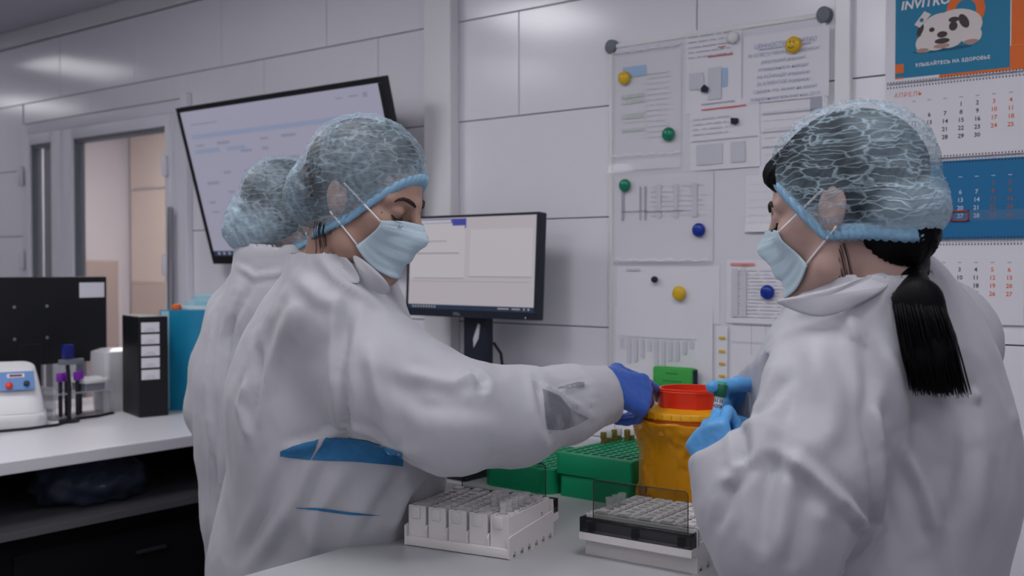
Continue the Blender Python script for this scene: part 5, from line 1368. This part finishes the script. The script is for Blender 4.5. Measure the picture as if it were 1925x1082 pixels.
def gownA(root, T):
    pe = P(585, 1010, 1.99)
    tors = [P(640, 560, 1.85), P(628, 640, 1.87), P(612, 740, 1.90), P(628, 805, 1.91), P(640, 880, 1.93), P(606, 970, 1.97), P(588, 1060, 1.99)]
    hem = flo(tors[-1] + cam_vec(-.02, .01, 0), .42)
    rt = [.088, .132, .158, .165, .176, .172, .178]
    sl = [P(628, 612, 1.79), P(722, 712, 1.72), P(845, 782, 1.70), P(965, 784, 1.77), P(1065, 762, 1.86), P(1150, 738, 1.93)]
    rs_ = [.092, .090, .086, .073, .058, .047]
    lsl = [P(655, 600, 1.97), P(700, 790, 2.07), P(740, 825, 1.99)]
    prims = [(tors, rt, .06), ([tors[-1], hem], [.178, .185], .05), (sl, rs_, .045), (lsl, [.075, .07, .055], .04)]
    bounds = (np.array((-1.98, .98, .40)), np.array((-.95, 2.16, 1.42)))
    folds = [([(655, 560), (640, 700), (650, 800), (652, 850)], (-.010, .012)), ([(690, 640), (720, 760), (740, 840), (800, 862)], (.006, .016)), ([(560, 560), (520, 660), (480, 760)], (.005, .018)),
             ([(652, 800), (600, 830), (530, 850)], (.007, .010)), ([(655, 795), (700, 815), (755, 855)], (.007, .010)), ([(590, 850), (560, 930), (480, 1060)], (.006, .014)), ([(540, 860), (500, 960), (450, 1060)], (-.006, .014)),
             ([(650, 880), (600, 960), (580, 1060)], (.005, .016)), ([(760, 880), (720, 940), (690, 1000)], (-.006, .016)), ([(810, 880), (760, 930), (735, 1000)], (.006, .012)),
             ([(760, 700), (850, 720), (900, 700)], (.006, .012)), ([(880, 690), (905, 715), (900, 745)], (-.007, .010)), ([(700, 700), (800, 760), (950, 770)], (-.004, .018)), ([(1000, 712), (1060, 745), (1115, 785)], (.005, .007)),
             ([(1010, 705), (1020, 770), (1040, 835)], (-.006, .010)), ([(1050, 735), (1110, 720)], (.004, .006)), ([(1070, 760), (1140, 755)], (.003, .005)), ([(590, 470), (630, 520), (690, 560), (735, 590)], (.004, .010)), ([(560, 520), (600, 560), (640, 575)], (.004, .014)),
             ([(470, 700), (450, 760), (470, 830)], (.006, .012)), ([(480, 640), (490, 720), (470, 790)], (-.005, .012))]
    V, Q, bv, o = build_gown(root, bodyA(T), prims, bounds, .0062, (T((-.040, 0, -.065)) + (0, 0, -.135), T((-.036, 0, -.065)) + (0, 0, -.022), .090, .072), folds, M_gown, 1, cuts=[(P(1148, 738, 1.925), cam_vec(.85, .35, .15), .06)])
    # collar flaps folded over at the throat
    for pts in ([(598, 447, 1.735), (640, 470, 1.70), (668, 500, 1.69), (690, 545, 1.70), (620, 520, 1.74), (580, 476, 1.78)], [(655, 468, 1.70), (700, 498, 1.685), (745, 545, 1.70), (722, 560, 1.71), (690, 540, 1.70), (668, 502, 1.688)]):
        q = [lay_on(bv, *p) for p in pts]; c = sum(q) / len(q) + cam_vec(0, -.012, .004); V_ = q + [c]; nrm = cam_vec(-.2, -1, .25) * .0012
        V2 = [v + nrm for v in V_] + [v - nrm for v in V_]; n = len(q); F_ = [(i, (i + 1) % n, n) for i in range(n)] + [((i + 1) % n + n + 1, i + n + 1, 2 * n + 1) for i in range(n)] + [(i, i + n + 1, (i + 1) % n + n + 1, (i + 1) % n) for i in range(n)]
        b = B(); b.add([tuple(v) for v in V2], F_); fo = b.build('collar_flap', M_gown, root, smooth=True)
        bvm = fo.modifiers.new('soft', 'SUBSURF'); bvm.levels = bvm.render_levels = 2
    cloth_patch(bv, [(527, 848), (560, 836), (600, 826)], [(527, 857), (556, 861), (584, 864)], M_scrub, 'scrub_shirt', root, nx=16)
    cloth_patch(bv, [(612, 822), (650, 822), (690, 827), (757, 850)], [(586, 864), (640, 866), (680, 868), (757, 876)], M_scrub, 'scrub_shirt', root)
    cloth_patch(bv, [(556, 953), (600, 954), (660, 962), (716, 968)], [(556, 954), (600, 959), (660, 967), (716, 968.5)], M_scrub, 'scrub_shirt', root, ny=3)
    M_sheer = alpha_mat('sheer_dark_sleeve', (.16, .17, .20), .5, .52, facnoise=.26, nscale=30)
    cloth_patch(bv, [(1020, 730), (1050, 742), (1075, 770), (1106, 784)], [(1028, 806), (1056, 808), (1080, 800), (1106, 786)], M_sheer, 'inner_cuff', root, nx=24)
    cloth_patch(bv, [(1048, 728), (1085, 718), (1098, 718)], [(1048, 730), (1085, 729), (1098, 727)], M_sheer, 'inner_cuff', root, nx=10, ny=2)
    return bv
RA = frame(.94, -.34, 20)
hairA = lambda H: H.ell((-.095, -.01, -.028), (.045, .050, .045), k=.02)
rootA, TA, faceA, bvA = person('A', 'person', 'woman in white gown and blue cap reaching right over the yellow bin', P(686, 374, 1.75), RA, .965, M_skinA, M_hairbr, gownA, bodyA, M_capnet,
                          [((-.085, -.004, -.022), (.056, .070, .064))], hair_extra=hairA)
dA = cam_vec(.82, .42, -.26); nA = cam_vec(.28, -.72, .55)
hand(rootA, P(1132, 722, 1.905), dA, nA, [(24, 15, 10), (46, 40, 22), (60, 52, 30), (66, 56, 30)], P(1222, 728, 2.01), M_glove, 'glove', 1.06, side=-1, cuff=.012)
hand(rootA, P(735, 825, 1.99), cam_vec(.1, -.9, -.1), cam_vec(.2, .1, .9), [(40, 40, 20)] * 4, None, M_glove, 'glove', .9, side=1, cuff=.03, res=.003)
jf = bodyA(TA)['feet']; shoes_and_legs(rootA, None, jf, cam_vec(.9, -.4, 0))
# nape strands and a small mole
st_ = B()
for k in range(10):
    random.seed(k); a = np.array((-.028 - .012 * random.random(), -.054 - .006 * random.random(), -.048)); q = [TA(a), TA(a + (.006, -.004, -.022)), TA(a + (.012 + .008 * random.random(), .004, -.048)), TA(a + (.016 + .012 * random.random(), .010, -.066 - .012 * random.random()))]
    st_.tube([p_ + RT * (k % 7 - 3) * .0026 for p_ in q], [.0006, .0005, .0004, .0002], 4)
st_.build('loose_hair', M_hairbr, rootA)['kind'] = 'stuff'
h_, n_ = hit(BVHTree.FromObject(rootA, bpy.context.evaluated_depsgraph_get()), 718, 399)
if h_ is not None: B().ball(tuple(h_), .0011, 6).build('mole', M_brow, rootA, smooth=True)

# =================================================== woman B (right front)
def bodyB(T):
    ns = P(1625, 520, 1.50); ch = P(1645, 660, 1.53); wa = P(1640, 860, 1.54); pe = P(1625, 1060, 1.55)
    ls, rs = P(1590, 665, 1.46), P(1745, 640, 1.64); le, lw = P(1455, 990, 1.36), P(1368, 870, 1.395); re, rw = P(1600, 880, 1.72), P(1450, 752, 1.545)
    fl_, fr_ = flo(pe + cam_vec(-.05, -.07, 0), 0), flo(pe + cam_vec(.06, .07, 0), 0)
    J = dict(chains=[([T((-.030, 0, -.050)), T((-.040, 0, -.065)) + (0, 0, -.08), ch], [.050, .052, .09], .025), ([ch, wa, pe], [.115, .11, .125], .05), ([rs, ch], [.05, .09], .05), ([ls, ch], [.05, .09], .05),
             ([ls, le, lw], [.048, .040, .026], .02), ([rs, re, rw], [.048, .040, .026], .02), ([pe, flo(fl_, .48), flo(fl_, .06)], [.09, .055, .04], .03), ([pe, flo(fr_, .48), flo(fr_, .06)], [.09, .055, .04], .03)])
    J['feet'] = [fl_, fr_]; return J
def gownB(root, T):
    tors = [P(1650, 575, 1.53), P(1655, 650, 1.54), P(1660, 770, 1.55), P(1650, 900, 1.55), P(1625, 1070, 1.56)]
    rt = [.085, .125, .160, .176, .172]; hem = flo(tors[-1], .42)
    lsl = [P(1570, 665, 1.46), P(1540, 770, 1.42), P(1490, 900, 1.38), P(1455, 990, 1.36), P(1405, 935, 1.375), P(1352, 838, 1.40)]
    rl = [.084, .092, .094, .084, .060, .040]
    rsl = [P(1745, 640, 1.66), P(1700, 800, 1.72), P(1560, 860, 1.70), P(1475, 775, 1.58), P(1402, 742, 1.505)]
    rr_ = [.085, .085, .075, .056, .044]
    prims = [(tors, rt, .06), ([tors[-1], hem], [.172, .18], .05), (lsl, rl, .04), (rsl, rr_, .04), ([P(1560, 645, 1.46), P(1650, 590, 1.53), P(1765, 640, 1.63)], [.070, .075, .085], .05)]
    bounds = (np.array((-1.03, .92, .40)), np.array((-.22, 2.02, 1.42)))
    folds = [([(1500, 640), (1485, 760), (1470, 850), (1440, 900)], (-.006, .016)), ([(1465, 845), (1540, 900), (1600, 960), (1640, 1000)], (.009, .010)), ([(1640, 730), (1650, 850), (1650, 990), (1620, 1040)], (.008, .011)), ([(1640, 1000), (1600, 1060), (1570, 1080)], (.007, .010)),
             ([(1625, 620), (1635, 700), (1640, 780)], (-.006, .012)), ([(1455, 840), (1440, 960), (1430, 1060)], (-.009, .014)), ([(1690, 830), (1740, 920), (1765, 1020)], (.007, .012)), ([(1670, 640), (1690, 760), (1700, 850)], (.005, .014)), ([(1720, 770), (1760, 830), (1770, 900)], (-.006, .016)),
             ([(1800, 700), (1815, 850), (1800, 1000)], (-.005, .02)), ([(1850, 740), (1820, 745)], (.005, .008)), ([(1400, 790), (1440, 760), (1480, 700)], (-.005, .010)), ([(1392, 790), (1400, 860), (1410, 880)], (-.008, .010)), ([(1350, 900), (1375, 900), (1420, 850)], (.005, .009)), ([(1345, 1000), (1365, 950), (1380, 900)], (-.004, .010)),
             ([(1500, 590), (1560, 560), (1620, 545)], (.005, .010)), ([(1590, 580), (1610, 640)], (.005, .010)), ([(1530, 640), (1560, 760), (1550, 860)], (.005, .018)), ([(1520, 900), (1500, 1000), (1480, 1080)], (-.006, .018))]
    V, Q, bv, o = build_gown(root, bodyB(T), prims, bounds, .0058, (T((-.042, 0, -.065)) + (0, 0, -.140), T((-.038, 0, -.065)) + (0, 0, -.070), .088, .076), folds, M_gownB, 4, amp=(.005, .004), cuts=[(P(1350, 832, 1.40), P(1350, 832, 1.40) - P(1385, 905, 1.385), .05), (P(1402, 742, 1.505), cam_vec(-1, -.1, 0), .05)])
    # wide collar wing pointing left
    for pts in ([(1448, 566, 1.40), (1475, 560, 1.395), (1535, 549, 1.375), (1605, 528, 1.365), (1678, 500, 1.385), (1682, 540, 1.385), (1620, 570, 1.37), (1560, 600, 1.365), (1512, 594, 1.38), (1470, 576, 1.395)],):
        q = [lay_on(bv, *p) for p in pts]; c = sum(q) / len(q) + cam_vec(0, -.012, .004); V_ = q + [c]; nrm = cam_vec(-.2, -1, .3) * .0013
        V2 = [v + nrm for v in V_] + [v - nrm for v in V_]; n = len(q); F_ = [(i, (i + 1) % n, n) for i in range(n)] + [((i + 1) % n + n + 1, i + n + 1, 2 * n + 1) for i in range(n)] + [(i, i + n + 1, (i + 1) % n + n + 1, (i + 1) % n) for i in range(n)]
        b = B(); b.add([tuple(v) for v in V2], F_); fo = b.build('collar_flap', M_gownB, root, smooth=True); bvm = fo.modifiers.new('soft', 'SUBSURF'); bvm.levels = bvm.render_levels = 2
    return bv
RB = frame(-.80, .60, 12)
def hairB(H):
    H.ell((-.065, .012, -.052), (.046, .050, .046), k=.02); H.ell((-.080, .004, -.055), (.038, .032, .030), k=.02); H.ell((.062, 0, .062), (.038, .062, .034), k=.015)
rootB, TB, faceB, bvB = person('B', 'person', 'woman with a long black ponytail, white gown and blue cap, holding a tube', P(1588, 392, 1.46), RB, 1.0, M_skinB, M_hairbk, gownB, bodyB, M_cappleat,
                          [((-.090, .014, -.026), (.048, .072, .046)), ((-.055, 0, .048), (.072, .083, .070))], hair_extra=hairB)
# ponytail
pt = [TB((-.088, .004, -.046))]
for (x_, y_) in ((1703, 500), (1727, 570), (1748, 650), (1768, 738)):
    hp_, hn_ = hit(bvB, x_, y_); z_ = float((hp_ - CAMP) @ FW) if hp_ is not None else 1.5
    pt.append(P(x_, y_, min(z_, 1.50) - .024))
lo_, hi_ = np.min(pt, 0) - .08, np.max(pt, 0) + .08
S = Sdf(*[np.arange(lo_[i], hi_[i], .004) for i in range(3)])
axq = cam_vec(.1, .95, 0)
S.chain(pt[:-1] + [pt[-2] + (pt[-1] - pt[-2]) * .78], [.025, .022, .024, .026, .015], .02, sq=(axq, .6))
V, Q = S.mesh(); V = smooth(V, Q, 2); np_obj('ponytail', V, Q, M_hairbk, rootB)
st_ = B()
cr = [np.array(p) for p in pt]
def spline(pp, t):
    n = len(pp) - 1; i = min(int(t * n), n - 1); u = t * n - i; g_ = lambda k: pp[max(0, min(n, k))]
    return .5 * ((2 * g_(i)) + (-g_(i - 1) + g_(i + 1)) * u + (2 * g_(i - 1) - 5 * g_(i) + 4 * g_(i + 1) - g_(i + 2)) * u * u + (-g_(i - 1) + 3 * g_(i) - 3 * g_(i + 1) + g_(i + 2)) * u ** 3)
for k in range(300):
    random.seed(500 + k); a = random.uniform(0, 2 * math.pi); rad = math.sqrt(random.random()) * 1.06; ex = random.uniform(.95, 1.03); wob = random.uniform(-.006, .006)
    pts = []
    for t in np.linspace(.05, 1, 11):
        w_ = np.interp(t, [0, .25, .5, .75, 1], [.026, .026, .029, .033, .034]); c = spline(cr, min(t * ex, 1)) + (spline(cr, 1) - spline(cr, .95)) * max(0, t * ex - 1) * 20
        pts.append(c + RT * math.cos(a) * rad * w_ + _F0 * math.sin(a) * rad * w_ * .6 + RT * wob * t * t)
    st_.tube(pts, [.0014] * 8 + [.0012, .0009, .0004], 4)
o = st_.build('ponytail_strands', M_hairbk, rootB, smooth='all'); o['kind'] = 'stuff'
st_ = B()
for k in range(22):
    random.seed(700 + k); a = np.array((.012 - .03 * random.random(), .066, -.052)); st_.tube([TB(a), TB(a + (-.002, .0, -.02)), TB(a + (.002 * random.random(), -.008, -.04 - .02 * random.random())), TB(a + (.008 * random.random(), -.012, -.06 - .03 * random.random()))], [.0004, .0004, .0003, .0002], 4)
st_.build('loose_hair', M_hairbk, rootB)['kind'] = 'stuff'
# gloved hands
hand(rootB, P(1372, 912, 1.392), cam_vec(-.36, .25, .88), cam_vec(-.55, -.80, -.05), [(62, 85, 50), (66, 88, 50), (70, 90, 50), (74, 90, 50)], P(1352, 812, 1.437), M_gloveB, 'glove', .84, side=1, cuff=.04)
hand(rootB, P(1468, 752, 1.548), cam_vec(-.93, -.20, .10), cam_vec(.25, .75, .60), [(38, 48, 25), (62, 70, 40), (72, 76, 40), (76, 76, 40)], P(1338, 727, 1.445), M_gloveB, 'glove', .88, side=-1, cuff=.035)
shoes_and_legs(rootB, None, bodyB(TB)['feet'], cam_vec(-.78, .62, 0))
# tube in her hands
a_, b_ = P(1353, 742, 1.447), P(1343, 800, 1.447)
ax_ = Vector(b_ - a_).normalized(); tb = empty('held_tube', a_, 0, 'sample tube with green cap held between the blue gloves', 'tube')
tb.rotation_mode = 'QUATERNION'; tb.rotation_quaternion = Vector((0, 0, -1)).rotation_difference(ax_)
B().lathe([(.004, -.062), (.0062, -.058), (.0062, .0)], n=18).build('tube_body', mat('tube_label_white', (.78, .77, .78), .5), tb, smooth=True)
B().lathe([(.0085, -.002), (.009, .0), (.009, .013), (.0075, .015)], n=18).build('tube_cap', mat('dark_green_cap', (.004, .10, .05), .35), tb, smooth=True)
B().lathe([(.0065, .0152), (.0065, .019), (.005, .0195)], n=18).build('cap_ring', mat('mint_cap', (.12, .50, .42), .35), tb, smooth=True)
tm = text_mesh('6110\n6006\n6495', .0075, bold=.00015); toc = B(); bmesh.ops.delete
tm.transform(Matrix.Translation((0, -.010, 0)))
for v in tm.vertices:
    th = v.co.x / .0064; v.co = Vector((math.sin(th) * .0064, -math.cos(th) * .0064, v.co.y))
tm.materials.append(M_ink); to = link(bpy.data.objects.new('label_print', tm), tb)
dirc = Matrix.Rotation(0, 3, 'Z'); inv = tb.rotation_quaternion.inverted() @ Vector(CAMP - a_); to.rotation_euler = (0, 0, math.atan2(inv.y, inv.x) + math.pi / 2)

# =================================================== woman C (behind)
def bodyC(T):
    ns = P(510, 505, 2.37); ch = P(505, 620, 2.38); wa = P(505, 800, 2.38); pe = P(508, 960, 2.38)
    ls, rs = P(452, 592, 2.42), P(600, 585, 2.32); le, lw = P(400, 760, 2.44), P(470, 800, 2.56); re, rw = P(615, 760, 2.36), P(640, 790, 2.55)
    f1, f2 = flo(pe + cam_vec(-.08, 0, 0), 0), flo(pe + cam_vec(.08, 0, 0), 0)
    J = dict(chains=[([T((-.030, 0, -.050)), T((-.040, 0, -.065)) + (0, 0, -.08), ch], [.050, .052, .09], .025), ([ch, wa, pe], [.11, .105, .12], .05), ([rs, ch], [.05, .09], .05), ([ls, ch], [.05, .09], .05),
             ([ls, le, lw], [.045, .038, .026], .02), ([rs, re, rw], [.045, .038, .026], .02), ([pe, flo(f1, .48), flo(f1, .06)], [.09, .055, .04], .03), ([pe, flo(f2, .48), flo(f2, .06)], [.09, .055, .04], .03)])
    J['feet'] = [f1, f2]; return J
def gownC(root, T):
    tors = [P(505, 545, 2.38), P(505, 620, 2.38), P(503, 720, 2.38), P(508, 830, 2.38), P(512, 960, 2.38), P(512, 1090, 2.38)]; rt = [.085, .12, .145, .150, .140, .135]; hem = flo(tors[-1], .42)
    lsl = [P(458, 600, 2.42), P(424, 690, 2.43), P(414, 765, 2.44), P(470, 800, 2.55)]
    rsl = [P(595, 590, 2.33), P(615, 700, 2.34), P(618, 765, 2.38), P(640, 790, 2.54)]
    prims = [(tors, rt, .06), ([tors[-1], hem], [.135, .15], .05), (lsl, [.068, .070, .068, .05], .04), (rsl, [.068, .068, .062, .05], .04)]
    bounds = (np.array((-2.32, 1.12, .40)), np.array((-1.5, 2.06, 1.45)))
    folds = [([(440, 560), (425, 700), (430, 850), (440, 1060)], (-.008, .012)), ([(400, 600), (385, 720), (400, 860)], (.006, .012)), ([(460, 600), (455, 700), (450, 800)], (.006, .010)), ([(420, 860), (425, 960), (430, 1080)], (.006, .012)), ([(400, 830), (405, 950), (415, 1080)], (-.005, .010)), ([(445, 500), (480, 520), (540, 510)], (.005, .008)), ([(470, 540), (440, 600), (420, 650)], (-.005, .010))]
    V, Q, bv, o = build_gown(root, bodyC(T), prims, bounds, .0075, (T((-.042, 0, -.065)) + (0, 0, -.135), T((-.038, 0, -.065)) + (0, 0, -.03), .090, .074), folds, M_gown, 9, amp=(.005, .004))
    return bv
RC = frame(.62, .78, 14)
rootC, TC, faceC, bvC = person('C', 'person', 'woman in white gown facing the wall monitor behind the reaching woman', P(541, 416, 2.35), RC, 1.0, M_skinA, M_hairbr, gownC, bodyC, M_capnet,
                          [((-.075, .020, -.030), (.058, .074, .070))], hair_extra=lambda H: H.ell((-.080, .0, -.035), (.045, .05, .045), k=.02))
for q, d_ in ((P(470, 800, 2.555), cam_vec(.3, .9, -.1)), (P(640, 790, 2.545), cam_vec(-.1, .95, -.1))):
    hand(rootC, q, d_, UPV, [(30, 30, 20)] * 4, None, M_glove, 'glove', .92, side=1, cuff=.03, res=.0032)
shoes_and_legs(rootC, None, bodyC(TC)['feet'], cam_vec(.62, .78, 0))
